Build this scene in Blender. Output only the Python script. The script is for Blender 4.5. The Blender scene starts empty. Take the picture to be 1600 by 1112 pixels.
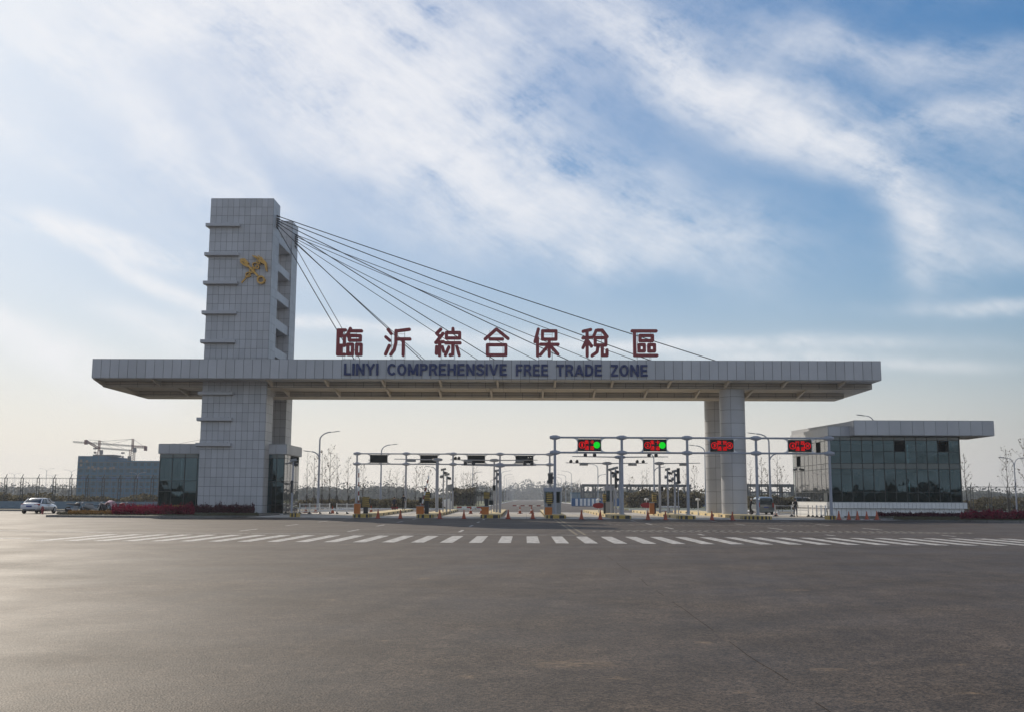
import bpy, bmesh, math, random
from mathutils import noise as mnoise
from math import radians, sin, cos, tan, pi, sqrt, atan2
from mathutils import Vector, Matrix
SC = bpy.context.scene
COL = SC.collection
RND = random.Random(7)

# ------------------------------------------------------------------ camera
CAM_Z = 1.6
PITCH, YAW, ROLL = math.atan(222/1600), 0.0125, 0.0046
RC = Matrix.Rotation(YAW, 3, 'Z') @ Matrix.Rotation(pi/2 + PITCH, 3, 'X') @ Matrix.Rotation(ROLL, 3, 'Z')
cd = bpy.data.cameras.new('camera'); cam = bpy.data.objects.new('camera', cd); COL.objects.link(cam)
cd.sensor_width = 36.0; cd.lens = 36.0; cd.clip_end = 9000; cd.clip_start = 0.1
cam.matrix_world = Matrix.Translation((0, 0, CAM_Z)) @ RC.to_4x4()
SC.camera = cam

def P(px, py, d):
    """point of the place that stands d metres ahead and is seen at this spot of the 1600-wide photo"""
    v = RC @ Vector(((px-800)/1600, -(py-556)/1600, -1.0))
    t = d / v.y
    return Vector((v.x*t, d, CAM_Z + v.z*t))
def PX(px, d, py=780): return P(px, py, d).x
def PZ(px, py, d): return P(px, py, d).z
def PG(px, py, z=0.0):
    v = RC @ Vector(((px-800)/1600, -(py-556)/1600, -1.0))
    t = (z-CAM_Z)/v.z
    return Vector((v.x*t, v.y*t, z))

# ------------------------------------------------------------------ world, sun, exposure
SUN_AZ, SUN_EL = radians(-36), radians(31)        # azimuth from +Y, negative = to the left
SC.view_settings.view_transform = 'Standard'; SC.view_settings.look = 'None'
SC.view_settings.exposure = 0.0; SC.view_settings.gamma = 1.0; SC.view_settings.use_curve_mapping = False
sd = bpy.data.lights.new('sun', 'SUN'); sd.energy = 3.9; sd.angle = radians(0.5); sd.color = (1.0, 0.90, 0.76)
so = bpy.data.objects.new('sun', sd); COL.objects.link(so)
sdir = Vector((sin(SUN_AZ)*cos(SUN_EL), cos(SUN_AZ)*cos(SUN_EL), sin(SUN_EL)))
so.rotation_euler = sdir.to_track_quat('Z', 'Y').to_euler()

W = bpy.data.worlds.new('World'); SC.world = W; W.use_nodes = True
nt = W.node_tree; N = nt.nodes; LK = nt.links; N.clear()
def link(a, b): LK.new(a, b)
def math_(op, a, b=None, c=None, clamp=False):
    n = N.new('ShaderNodeMath'); n.operation = op; n.use_clamp = clamp
    for i, v in enumerate((a, b, c)):
        if v is None: continue
        if isinstance(v, (int, float)): n.inputs[i].default_value = v
        else: link(v, n.inputs[i])
    return n.outputs[0]
def build_world():
    out = N.new('ShaderNodeOutputWorld'); bg = N.new('ShaderNodeBackground'); bg.inputs[1].default_value = 0.1
    sky = N.new('ShaderNodeTexSky'); sky.sky_type = 'NISHITA'; sky.sun_disc = False
    sky.sun_elevation = SUN_EL; sky.sun_rotation = SUN_AZ; sky.air_density = 1.0; sky.dust_density = 1.2; sky.ozone_density = 1.6
    tc = N.new('ShaderNodeTexCoord'); sep = N.new('ShaderNodeSeparateXYZ'); link(tc.outputs['Generated'], sep.inputs[0])
    x, y, z = sep.outputs
    az = math_('ARCTAN2', x, y); el = math_('ARCSINE', z)
    zz = math_('ADD', math_('MAXIMUM', z, 0.0), 0.10)
    u = math_('DIVIDE', x, zz); v = math_('DIVIDE', y, zz)
    def noise(cu, cv, rot, sx, sy, detail, rough, dist, off=0.0):
        a = math_('ADD', math_('MULTIPLY', cu, cos(rot)*sx), math_('MULTIPLY', cv, sin(rot)*sx))
        b = math_('ADD', math_('MULTIPLY', cu, -sin(rot)*sy), math_('MULTIPLY', cv, cos(rot)*sy))
        cb = N.new('ShaderNodeCombineXYZ'); link(a, cb.inputs[0]); link(b, cb.inputs[1]); cb.inputs[2].default_value = off
        n = N.new('ShaderNodeTexNoise'); link(cb.outputs[0], n.inputs['Vector']); n.inputs['Scale'].default_value = 1.0
        n.inputs['Detail'].default_value = detail; n.inputs['Roughness'].default_value = rough; n.inputs['Distortion'].default_value = dist
        return n.outputs[0]
    wx = noise(az, el, 0, 4.0, 6.0, 3, 0.55, 0.2, 3.1); wy = noise(az, el, 0, 4.0, 6.0, 3, 0.55, 0.2, 9.7)
    az2 = math_('ADD', az, math_('MULTIPLY', math_('SUBTRACT', wx, 0.5), 0.16))
    el2 = math_('ADD', el, math_('MULTIPLY', math_('SUBTRACT', wy, 0.5), 0.10))
    azt = math_('ADD', az, math_('MULTIPLY', math_('SUBTRACT', wx, 0.5), 0.05)); elt = math_('ADD', el, math_('MULTIPLY', math_('SUBTRACT', wy, 0.5), 0.035))
    # cloud banks: centre, half sizes and slope as seen over the gate (given in photo pixels, used as directions)
    BL = [(170,60,320,36,-12,.42),(470,110,330,85,16,.85),(690,170,260,85,20,.75),(620,250,260,50,14,.60),(205,200,240,32,34,.72),(365,258,85,17,44,.55),
          (100,250,220,22,24,.38),(860,300,260,48,12,.45),(820,370,300,36,6,.40),(1090,360,120,50,38,.40),(640,40,260,45,8,.45),
          (1010,70,230,45,28,.85),(1180,150,210,50,28,.80),(1310,240,140,36,34,.75),(1405,330,95,28,62,.70),(1425,395,60,30,80,.40),
          (1390,75,200,34,14,.60),(1510,185,130,26,6,.55),(1560,330,90,50,-30,.25),(1570,400,80,26,0,.2),
          (180,385,125,15,8,1.25),(245,440,115,12,22,1.1),(110,372,60,10,0,.5),(280,525,100,20,20,.55),(560,510,200,9,1,.6),(800,532,260,9,2,.4),
          (1150,545,220,11,2,.6),(1210,565,140,7,2,.4),(1560,485,120,10,2,.5),(90,575,160,34,10,.65),(60,540,120,20,24,.6),(930,412,26,26,70,.45),(1380,578,120,8,3,.4),
          (400,40,500,60,0,.35),(-350,300,200,60,20,.5),(-350,80,260,70,10,.4),(1900,200,260,60,10,.5),(800,-150,600,80,6,.5),(200,-250,400,90,20,.5),(1500,-200,300,60,20,.5)]
    tot = None
    for (px, py, hw, hh, ang, amp) in BL:
        dv = P(px, py, 100.0) - Vector((0, 0, CAM_Z)); dv.normalize()
        a0 = atan2(dv.x, dv.y); e0 = math.asin(dv.z)
        r = radians(-ang); sa, se = hw/1600*0.95, hh/1600*0.95
        thin = hh <= 30 and py > 330; da = math_('SUBTRACT', azt if thin else az2, a0); de = math_('SUBTRACT', elt if thin else el2, e0); amp *= 1.0 if thin else .72
        p = math_('ADD', math_('MULTIPLY', da, cos(r)/sa), math_('MULTIPLY', de, sin(r)/sa))
        q = math_('ADD', math_('MULTIPLY', da, -sin(r)/se), math_('MULTIPLY', de, cos(r)/se))
        g = math_('ADD', math_('MULTIPLY', p, p), math_('MULTIPLY', q, q))
        e = math_('MULTIPLY', math_('EXPONENT', math_('MULTIPLY', g, -0.8)), amp)
        tot = e if tot is None else math_('ADD', tot, e)
    # plain noise clouds behind the camera and overhead, thickened as unseen front fill
    back = noise(u, v, 0.5, 0.5, 1.2, 6, 0.6, 0.5, 1.0)
    bm = math_('MULTIPLY', math_('SUBTRACT', back, 0.36), 4.0, clamp=True)
    bmask = math_('MULTIPLY', math_('SUBTRACT', 0.25, y), 3.0, clamp=True)
    tot = math_('ADD', tot, math_('MULTIPLY', bm, bmask))
    az3 = math_('ADD', az, math_('MULTIPLY', math_('SUBTRACT', wx, 0.5), 0.05)); el3 = math_('ADD', el, math_('MULTIPLY', math_('SUBTRACT', wy, 0.5), 0.04))
    f1 = noise(az3, el3, radians(-24), 4.0, 12.0, 10, 0.66, 0.0, 2.0)
    f2 = noise(az3, el3, radians(-30), 13.0, 44.0, 10, 0.70, 0.0, 5.0)
    f3 = noise(az3, el3, radians(14), 9.0, 14.0, 10, 0.68, 0.0, 8.0)
    fib = math_('ADD', math_('ADD', math_('MULTIPLY', f1, 1.1), math_('MULTIPLY', f2, 0.75)), math_('MULTIPLY', f3, 1.1))   # mean about 1.475
    m = math_('MULTIPLY', tot, math_('ADD', math_('MULTIPLY', math_('SUBTRACT', fib, 1.475), 3.0), 0.92))
    m = math_('MAXIMUM', m, 0.0)
    m = math_('SUBTRACT', 1.0, math_('EXPONENT', math_('MULTIPLY', m, -1.3)), clamp=True)
    mr = math_('MULTIPLY', m, 0.93, clamp=True)
    cl = N.new('ShaderNodeRGB'); cl.outputs[0].default_value = (9.3, 9.3, 9.5, 1)
    mx = N.new('ShaderNodeMix'); mx.data_type = 'RGBA'; link(mr, mx.inputs[0]); 
    # sky tint toward the photograph's softer blue
    def vm(op, a_, b_):
        k = N.new('ShaderNodeVectorMath'); k.operation = op
        for i_, q_ in enumerate((a_, b_)):
            if isinstance(q_, tuple): k.inputs[i_].default_value = q_
            else: link(q_, k.inputs[i_])
        return k.outputs[0]
    comp = vm('DIVIDE', sky.outputs[0], vm('ADD', vm('MULTIPLY', sky.outputs[0], (1/11.0,)*3), (1.0, 1.0, 1.0)))
    hs = N.new('ShaderNodeHueSaturation'); hs.inputs['Saturation'].default_value = 1.68; hs.inputs['Value'].default_value = 1.33; link(comp, hs.inputs['Color'])
    lf = N.new('ShaderNodeMix'); lf.data_type = 'RGBA'; cs = math_('COSINE', math_('SUBTRACT', az, SUN_AZ)); link(math_('DIVIDE', math_('SUBTRACT', cs, 0.65), 0.27, clamp=True), lf.inputs[0])
    lf.inputs[6].default_value = (0.98, 1.05, 1.13, 1); lf.inputs[7].default_value = (0.84, 0.96, 1.10, 1)
    tnt = vm('MULTIPLY', hs.outputs[0], lf.outputs[2])
    # low haze layer
    eh = math_('DIVIDE', math_('MAXIMUM', el, 0.0), 0.118)
    hz = math_('EXPONENT', math_('MULTIPLY', math_('MULTIPLY', eh, eh), -1.0))
    hmix = N.new('ShaderNodeMix'); hmix.data_type = 'RGBA'; link(math_('MULTIPLY', hz, 0.94, clamp=True), hmix.inputs[0])
    link(tnt, hmix.inputs[6])
    hc = N.new('ShaderNodeMix'); hc.data_type = 'RGBA'
    link(math_('POWER', math_('DIVIDE', math_('SUBTRACT', 0.987, cs), 0.54, clamp=True), 2.6), hc.inputs[0])
    hc.inputs[6].default_value = (9.6, 8.85, 7.95, 1); hc.inputs[7].default_value = (4.9, 4.85, 4.85, 1)
    link(hc.outputs[2], hmix.inputs[7])
    link(hmix.outputs[2], mx.inputs[6]); link(cl.outputs[0], mx.inputs[7])
    link(mx.outputs[2], bg.inputs[0]); link(bg.outputs[0], out.inputs[0])
build_world()

# ------------------------------------------------------------------ materials
MATS = {}
def newmat(name):
    m = bpy.data.materials.new(name); m.use_nodes = True; t = m.node_tree
    return m, t, t.nodes['Principled BSDF']
def mat(name, col, rough=0.6, metal=0.0, var=0.06, scale=3.0, bump=0.0, bscale=40.0, island=0.0, spec=0.5, coat=0.0):
    if name in MATS: return MATS[name]
    m, t, b = newmat(name); n = t.nodes; l = t.links
    tc = n.new('ShaderNodeTexCoord')
    ns = n.new('ShaderNodeTexNoise'); ns.inputs['Scale'].default_value = scale; ns.inputs['Detail'].default_value = 6; l.new(tc.outputs['Object'], ns.inputs['Vector'])
    mr = n.new('ShaderNodeMapRange'); mr.inputs[1].default_value = 0.3; mr.inputs[2].default_value = 0.7; mr.inputs[3].default_value = 1-var; mr.inputs[4].default_value = 1+var
    l.new(ns.outputs[0], mr.inputs[0]); val = mr.outputs[0]
    if island:
        ge = n.new('ShaderNodeNewGeometry'); mr2 = n.new('ShaderNodeMapRange'); mr2.inputs[3].default_value = 1-island; mr2.inputs[4].default_value = 1+island
        l.new(ge.outputs['Random Per Island'], mr2.inputs[0]); mm = n.new('ShaderNodeMath'); mm.operation = 'MULTIPLY'
        l.new(val, mm.inputs[0]); l.new(mr2.outputs[0], mm.inputs[1]); val = mm.outputs[0]
    mx = n.new('ShaderNodeVectorMath'); mx.operation = 'SCALE'; mx.inputs[0].default_value = col[:3]; l.new(val, mx.inputs['Scale'])
    l.new(mx.outputs[0], b.inputs['Base Color'])
    b.inputs['Roughness'].default_value = rough; b.inputs['Metallic'].default_value = metal
    b.inputs['Specular IOR Level'].default_value = spec; b.inputs['Coat Weight'].default_value = coat
    if bump:
        n2 = n.new('ShaderNodeTexNoise'); n2.inputs['Scale'].default_value = bscale; n2.inputs['Detail'].default_value = 5; l.new(tc.outputs['Object'], n2.inputs['Vector'])
        bp = n.new('ShaderNodeBump'); bp.inputs['Strength'].default_value = bump; bp.inputs['Distance'].default_value = 0.02
        l.new(n2.outputs[0], bp.inputs['Height']); l.new(bp.outputs[0], b.inputs['Normal'])
    MATS[name] = m
    return m
def foliage(name, col, island=0.5, tl=0.45):
    m = mat(name, col, 0.85, 0, 0.1, island=island); t = m.node_tree; n = t.nodes; l = t.links; b = n['Principled BSDF']; b.inputs['Specular IOR Level'].default_value = 0.2
    tr = n.new('ShaderNodeBsdfTranslucent'); src = b.inputs['Base Color'].links[0].from_socket; l.new(src, tr.inputs[0])
    mx = n.new('ShaderNodeMixShader'); mx.inputs[0].default_value = tl; l.new(b.outputs[0], mx.inputs[1]); l.new(tr.outputs[0], mx.inputs[2]); l.new(mx.outputs[0], n['Material Output'].inputs[0])
    return m
def emit(name, col, s):
    m, t, b = newmat(name); b.inputs['Base Color'].default_value = (*[c*0.3 for c in col], 1); b.inputs['Emission Color'].default_value = (*col, 1); b.inputs['Emission Strength'].default_value = s; b.inputs['Roughness'].default_value = 1; b.inputs['Specular IOR Level'].default_value = 0; b.inputs['Base Color'].default_value = (*[c*.02 for c in col], 1)
    return m
def glass(name, tint, refl=1.0, rough=0.02, ior=1.6):
    m, t, b = newmat(name); n = t.nodes; l = t.links; out = n['Material Output']; n.remove(b)
    tr = n.new('ShaderNodeBsdfTransparent'); tr.inputs[0].default_value = (*tint, 1)
    gl = n.new('ShaderNodeBsdfGlossy'); gl.inputs['Roughness'].default_value = rough; gl.inputs['Color'].default_value = (refl, refl, refl, 1) if isinstance(refl, float) else (*refl, 1)
    tc = n.new('ShaderNodeTexCoord'); ns = n.new('ShaderNodeTexNoise'); ns.inputs['Scale'].default_value = 0.55; ns.inputs['Detail'].default_value = 2
    l.new(tc.outputs['Object'], ns.inputs['Vector']); bp = n.new('ShaderNodeBump'); bp.inputs['Strength'].default_value = 0.12; bp.inputs['Distance'].default_value = 0.05
    l.new(ns.outputs[0], bp.inputs['Height']); l.new(bp.outputs[0], gl.inputs['Normal'])
    fr = n.new('ShaderNodeFresnel'); fr.inputs[0].default_value = ior
    mx = n.new('ShaderNodeMixShader'); l.new(fr.outputs[0], mx.inputs[0]); l.new(tr.outputs[0], mx.inputs[1]); l.new(gl.outputs[0], mx.inputs[2]); l.new(mx.outputs[0], out.inputs[0])
    return m
def asphalt_mat():
    m, t, b = newmat('asphalt'); n = t.nodes; l = t.links
    tc = n.new('ShaderNodeTexCoord'); V = tc.outputs['Object']
    def noise(sc, det, vec=V, dist=0.0, rough=0.55):
        k = n.new('ShaderNodeTexNoise'); k.inputs['Scale'].default_value = sc; k.inputs['Detail'].default_value = det; k.inputs['Distortion'].default_value = dist; k.inputs['Roughness'].default_value = rough
        l.new(vec, k.inputs['Vector']); return k.outputs[0]
    def mrange(x, a, b_, c, d):
        k = n.new('ShaderNodeMapRange'); k.inputs[1].default_value = a; k.inputs[2].default_value = b_; k.inputs[3].default_value = c; k.inputs[4].default_value = d; l.new(x, k.inputs[0]); return k.outputs[0]
    def mul(a, c):
        k = n.new('ShaderNodeMath'); k.operation = 'MULTIPLY'; l.new(a, k.inputs[0]); l.new(c, k.inputs[1]); return k.outputs[0]
    def stretched(ang, ka, kb):
        o = []
        for v in ((sin(ang)*ka, cos(ang)*ka, 0), (cos(ang)*kb, -sin(ang)*kb, 0)):
            k = n.new('ShaderNodeVectorMath'); k.operation = 'DOT_PRODUCT'; l.new(V, k.inputs[0]); k.inputs[1].default_value = v; o.append(k.outputs['Value'])
        c = n.new('ShaderNodeCombineXYZ'); l.new(o[0], c.inputs[0]); l.new(o[1], c.inputs[1]); return c.outputs[0]
    mpo, mp2o, mp3o = stretched(radians(52), .05, .55), stretched(radians(8), .035, 1.1), stretched(radians(-38), .05, .8)
    big = mrange(noise(0.07, 4), 0.3, 0.7, 0.82, 1.18)
    med = mrange(noise(0.8, 5), 0.3, 0.7, 0.92, 1.08)
    streak = mrange(noise(1.3, 6, mpo, 0.25, .62), 0.3, 0.7, 0.76, 1.26)
    streak2 = mul(mrange(noise(1.4, 6, mp2o, 0.2, .62), 0.3, 0.7, 0.80, 1.22), mrange(noise(1.4, 6, mp3o, 0.2, .62), 0.3, 0.7, 0.86, 1.16))
    vo = n.new('ShaderNodeTexVoronoi'); vo.inputs['Scale'].default_value = 48; l.new(V, vo.inputs['Vector'])
    sp = n.new('ShaderNodeSeparateColor'); l.new(vo.outputs['Color'], sp.inputs[0])
    grain = mrange(sp.outputs[0], 0.0, 1.0, 0.30, 1.95)
    fine = mrange(noise(2.5, 10, V, 0, .88), 0.3, 0.7, 0.40, 1.7)
    tot = mul(mul(mul(big, med), mul(streak, streak2)), mul(grain, fine))
    sc = n.new('ShaderNodeVectorMath'); sc.operation = 'SCALE'; sc.inputs[0].default_value = (0.052, 0.038, 0.0265); l.new(tot, sc.inputs['Scale'])
    # tan dirt spots
    d1 = mrange(noise(0.9, 6, V, 0.5, 0.62), 0.715, 0.80, 0.0, 0.75)
    # dirt patches where the photograph has them
    spots = None
    for (px, py, rx, ry) in ((893,1036,.38,.22),(965,1058,.10,.08),(1292,1045,.16,.08),(1520,1082,.12,.05),(662,903,.10,.30),(521,936,.09,.2),(1496,1037,.10,.06),(1346,1095,.08,.05),(1158,1081,.06,.05),(733,1056,.08,.07),(600,1000,.10,.06),(1240,921,.25,.15),(1100,1003,.08,.10)):
        g0 = PG(px, py); q1 = n.new('ShaderNodeVectorMath'); q1.operation = 'SUBTRACT'; l.new(V, q1.inputs[0]); q1.inputs[1].default_value = g0
        q2 = n.new('ShaderNodeVectorMath'); q2.operation = 'MULTIPLY'; l.new(q1.outputs[0], q2.inputs[0]); q2.inputs[1].default_value = (1/rx, 1/ry, 0)
        q3 = n.new('ShaderNodeVectorMath'); q3.operation = 'LENGTH'; l.new(q2.outputs[0], q3.inputs[0]); e = mrange(q3.outputs['Value'], 0.0, 1.6, 1.0, 0.0)
        if spots is None: spots = e
        else:
            k = n.new('ShaderNodeMath'); k.operation = 'MAXIMUM'; l.new(spots, k.inputs[0]); l.new(e, k.inputs[1]); spots = k.outputs[0]
    ad = n.new('ShaderNodeMath'); ad.operation = 'MULTIPLY'; l.new(spots, ad.inputs[0]); l.new(mrange(noise(9, 6, V, .3, .7), .42, .62, 0, .75), ad.inputs[1])
    mxm = n.new('ShaderNodeMath'); mxm.operation = 'MAXIMUM'; l.new(ad.outputs[0], mxm.inputs[0]); l.new(d1, mxm.inputs[1]); d1 = mxm.outputs[0]
    cr = n.new('ShaderNodeMix'); cr.data_type = 'RGBA'; l.new(d1, cr.inputs[0]); l.new(sc.outputs[0], cr.inputs[6]); cr.inputs[7].default_value = (0.27, 0.18, 0.10, 1)
    l.new(cr.outputs[2], b.inputs['Base Color'])
    b.inputs['Specular IOR Level'].default_value = 0.25; b.inputs['Specular Tint'].default_value = (1.0, .90, .78, 1); rg = mrange(noise(0.35, 5), 0.3, 0.7, 0.56, 0.70); l.new(rg, b.inputs['Roughness'])
    hb = n.new('ShaderNodeMath'); hb.operation = 'ADD'; l.new(vo.outputs['Distance'], hb.inputs[0]); l.new(noise(75, 3), hb.inputs[1])
    bp = n.new('ShaderNodeBump'); bp.inputs['Strength'].default_value = 0.45; bp.inputs['Distance'].default_value = 0.006; l.new(hb.outputs[0], bp.inputs['Height']); l.new(bp.outputs[0], b.inputs['Normal'])
    return m

def worn_paint(name, col, under, amount):
    m = mat(name, col, 0.7, 0, 0.12, 4.0, 0.3, 60); t = m.node_tree; n = t.nodes; l = t.links; b = n['Principled BSDF']; src = b.inputs['Base Color'].links[0].from_socket
    tc = n.new('ShaderNodeTexCoord'); k = n.new('ShaderNodeTexNoise'); k.inputs['Scale'].default_value = 3.5; k.inputs['Detail'].default_value = 9; k.inputs['Roughness'].default_value = .75; l.new(tc.outputs['Object'], k.inputs['Vector'])
    r = n.new('ShaderNodeMapRange'); r.inputs[1].default_value = .5-amount*.14; r.inputs[2].default_value = .62; r.inputs[3].default_value = 0; r.inputs[4].default_value = .85; l.new(k.outputs[0], r.inputs[0])
    x = n.new('ShaderNodeMix'); x.data_type = 'RGBA'; l.new(r.outputs[0], x.inputs[0]); l.new(src, x.inputs[6]); x.inputs[7].default_value = (*under, 1); l.new(x.outputs[2], b.inputs['Base Color'])
    return m
M = dict(
    asphalt=asphalt_mat(),
    panel=mat('white_panel', (0.44, 0.447, 0.465), 0.42, 0, 0.07, 0.45, island=0.075),
    soffit=mat('bounce_tinted_panel', (0.47, 0.425, 0.365), 0.5, 0, 0.08, 0.7, island=0.05),  # same white-grey panels; warm ground bounce is put into this colour
    joint=mat('joint_rubber', (0.03, 0.03, 0.032), 0.9),
    cable=mat('cable_steel', (0.05, 0.055, 0.06), 0.5),
    steel=mat('painted_steel', (0.30, 0.32, 0.37), 0.4, 0.0, 0.05),
    white=mat('white_paint', (0.74, 0.74, 0.73), 0.45),
    road_white=worn_paint('road_paint', (0.56, 0.53, 0.48), (0.09, 0.075, 0.06), .75),
    road_yellow=worn_paint('yellow_road_paint', (0.22, 0.17, 0.09), (0.08, 0.065, 0.05), 1.0),
    worn=worn_paint('worn_paint', (0.30, 0.27, 0.22), (0.08, 0.065, 0.05), 1.0),
    concrete=mat('concrete_paving', (0.46, 0.42, 0.36), 0.8, 0, 0.12, 0.8, 0.2, 30),
    kerb=mat('kerb_stone', (0.17, 0.165, 0.155), 0.8, 0, 0.15, 2.0, 0.3, 30),
    cream=mat('cream_kerb', (0.60, 0.47, 0.24), 0.7, 0, 0.15, 2.0),
    black=mat('black_paint', (0.02, 0.02, 0.022), 0.5),
    yellow=mat('yellow_paint', (0.38, 0.26, 0.05), 0.5, 0, 0.1),
    orange=mat('orange_paint', (0.42, 0.13, 0.02), 0.5, 0, 0.1),
    cone=mat('cone_rubber', (0.36, 0.075, 0.03), 0.6, 0, 0.1),
    conebase=mat('cone_base', (0.20, 0.03, 0.03), 0.7),
    red=mat('dark_red_sign', (0.25, 0.02, 0.028), 0.45),
    navy=mat('navy_letter', (0.008, 0.022, 0.11), 0.5),
    gold=mat('gold_metal', (0.58, 0.33, 0.07), 0.35, 0.25),
    grass=mat('dry_grass', (0.10, 0.105, 0.035), 0.9, 0, 0.35, 0.5, 0.5, 12),
    soil=mat('field_soil', (0.15, 0.125, 0.08), 0.95, 0, 0.3, 0.08, 0.4, 5),
    lawn=mat('lawn', (0.065, 0.06, 0.028), 0.9, 0, 0.35, 1.2, 0.6, 30),
    bluewall=mat('blue_grey_wall', (0.14, 0.21, 0.27), 0.7, 0, 0.1),
    fence=mat('dark_fence_metal', (0.03, 0.035, 0.035), 0.5),
    dark=mat('dark_plastic', (0.03, 0.032, 0.036), 0.45),
    grey=mat('grey_metal', (0.25, 0.26, 0.27), 0.5),
    bark=mat('grey_bark', (0.045, 0.037, 0.030), 0.9, 0, 0.2),
    leaf=foliage('dry_leaf', (0.07, 0.045, 0.02)),
    hedge=foliage('olive_foliage', (0.125, 0.108, 0.066), .6, .45),
    wood=foliage('tree_mass', (0.045, 0.055, 0.045), .5, .25),
    redleaf=foliage('crimson_plant', (0.17, 0.006, 0.03), .75, .35),
    darkleaf=foliage('purple_plant', (0.06, 0.005, 0.018), .7, .3),
    flower=mat('yellow_flower', (0.28, 0.15, 0.025), 0.8, 0, 0.1, island=0.4),
    tower_net=mat('green_scaffold_net', (0.020, 0.110, 0.19), 0.8, 0, 0.12, 0.15),
    conc_grey=mat('raw_concrete', (0.12, 0.125, 0.13), 0.85),
    bluehoard=mat('blue_hoarding', (0.03, 0.11, 0.26), 0.6, 0, 0.2, 0.4),
    car_white=mat('white_car_paint', (0.70, 0.70, 0.72), 0.25, 0, 0.0, coat=1.0),
    van_paint=mat('silver_blue_van_paint', (0.14, 0.17, 0.19), 0.3, 0.5, 0.0, coat=1.0),
    tyre=mat('tyre_rubber', (0.02, 0.02, 0.02), 0.8),
    rim=mat('alloy_rim', (0.4, 0.4, 0.42), 0.3, 0.8),
    tail=mat('red_tail_lamp', (0.35, 0.01, 0.01), 0.2),
    plate=mat('blue_number_plate', (0.02, 0.05, 0.25), 0.4),
    skin=mat('skin', (0.36, 0.22, 0.15), 0.6),
    cloth_navy=mat('navy_cloth', (0.018, 0.024, 0.05), 0.9),
    cloth_black=mat('black_cloth', (0.014, 0.014, 0.016), 0.9),
    cloth_grey=mat('grey_cloth', (0.13, 0.14, 0.17), 0.9),
    hair=mat('black_hair', (0.01, 0.009, 0.008), 0.6),
    pink=mat('pink_cover', (0.55, 0.36, 0.42), 0.8),
    interior=mat('interior_wall', (0.10, 0.12, 0.12), 0.9),
    paleint=mat('interior_pale_wall', (0.26, 0.29, 0.28), 0.9),
    screen_off=mat('dark_screen', (0.012, 0.016, 0.018), 0.75, spec=0.2),
    signred=mat('red_sign_board', (0.26, 0.012, 0.02), 0.5),
    mullion=mat('dark_mullion', (0.02, 0.03, 0.032), 0.4),
    sash=mat('blue_sash_glass', (0.075, 0.125, 0.18), 0.15, 0.0, 0.02, spec=0.8),
    spandrel=mat('spandrel_glass', (0.045, 0.085, 0.095), 0.12, 0.0, 0.02, spec=0.8),
    glass=glass('tinted_glass', (0.06, 0.14, 0.165), (0.52, 0.80, 0.95), 0.015, 1.85),
    glassb=glass('bright_side_glass', (0.3, 0.38, 0.36), 1.0, 0.02, 3.2),
    carglass=mat('car_glass', (0.015, 0.018, 0.02), 0.08, 0.0, 0.0, spec=1.0),
    led_red=emit('red_led', (1.0, 0.004, 0.006), 0.85),
    led_green=emit('green_led', (0.0, 0.75, 0.02), 0.85),
    crane=mat('crane_steel', (0.22, 0.11, 0.10), 0.6),
    cranew=mat('crane_pale_steel', (0.22, 0.20, 0.20), 0.6),
)

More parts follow.
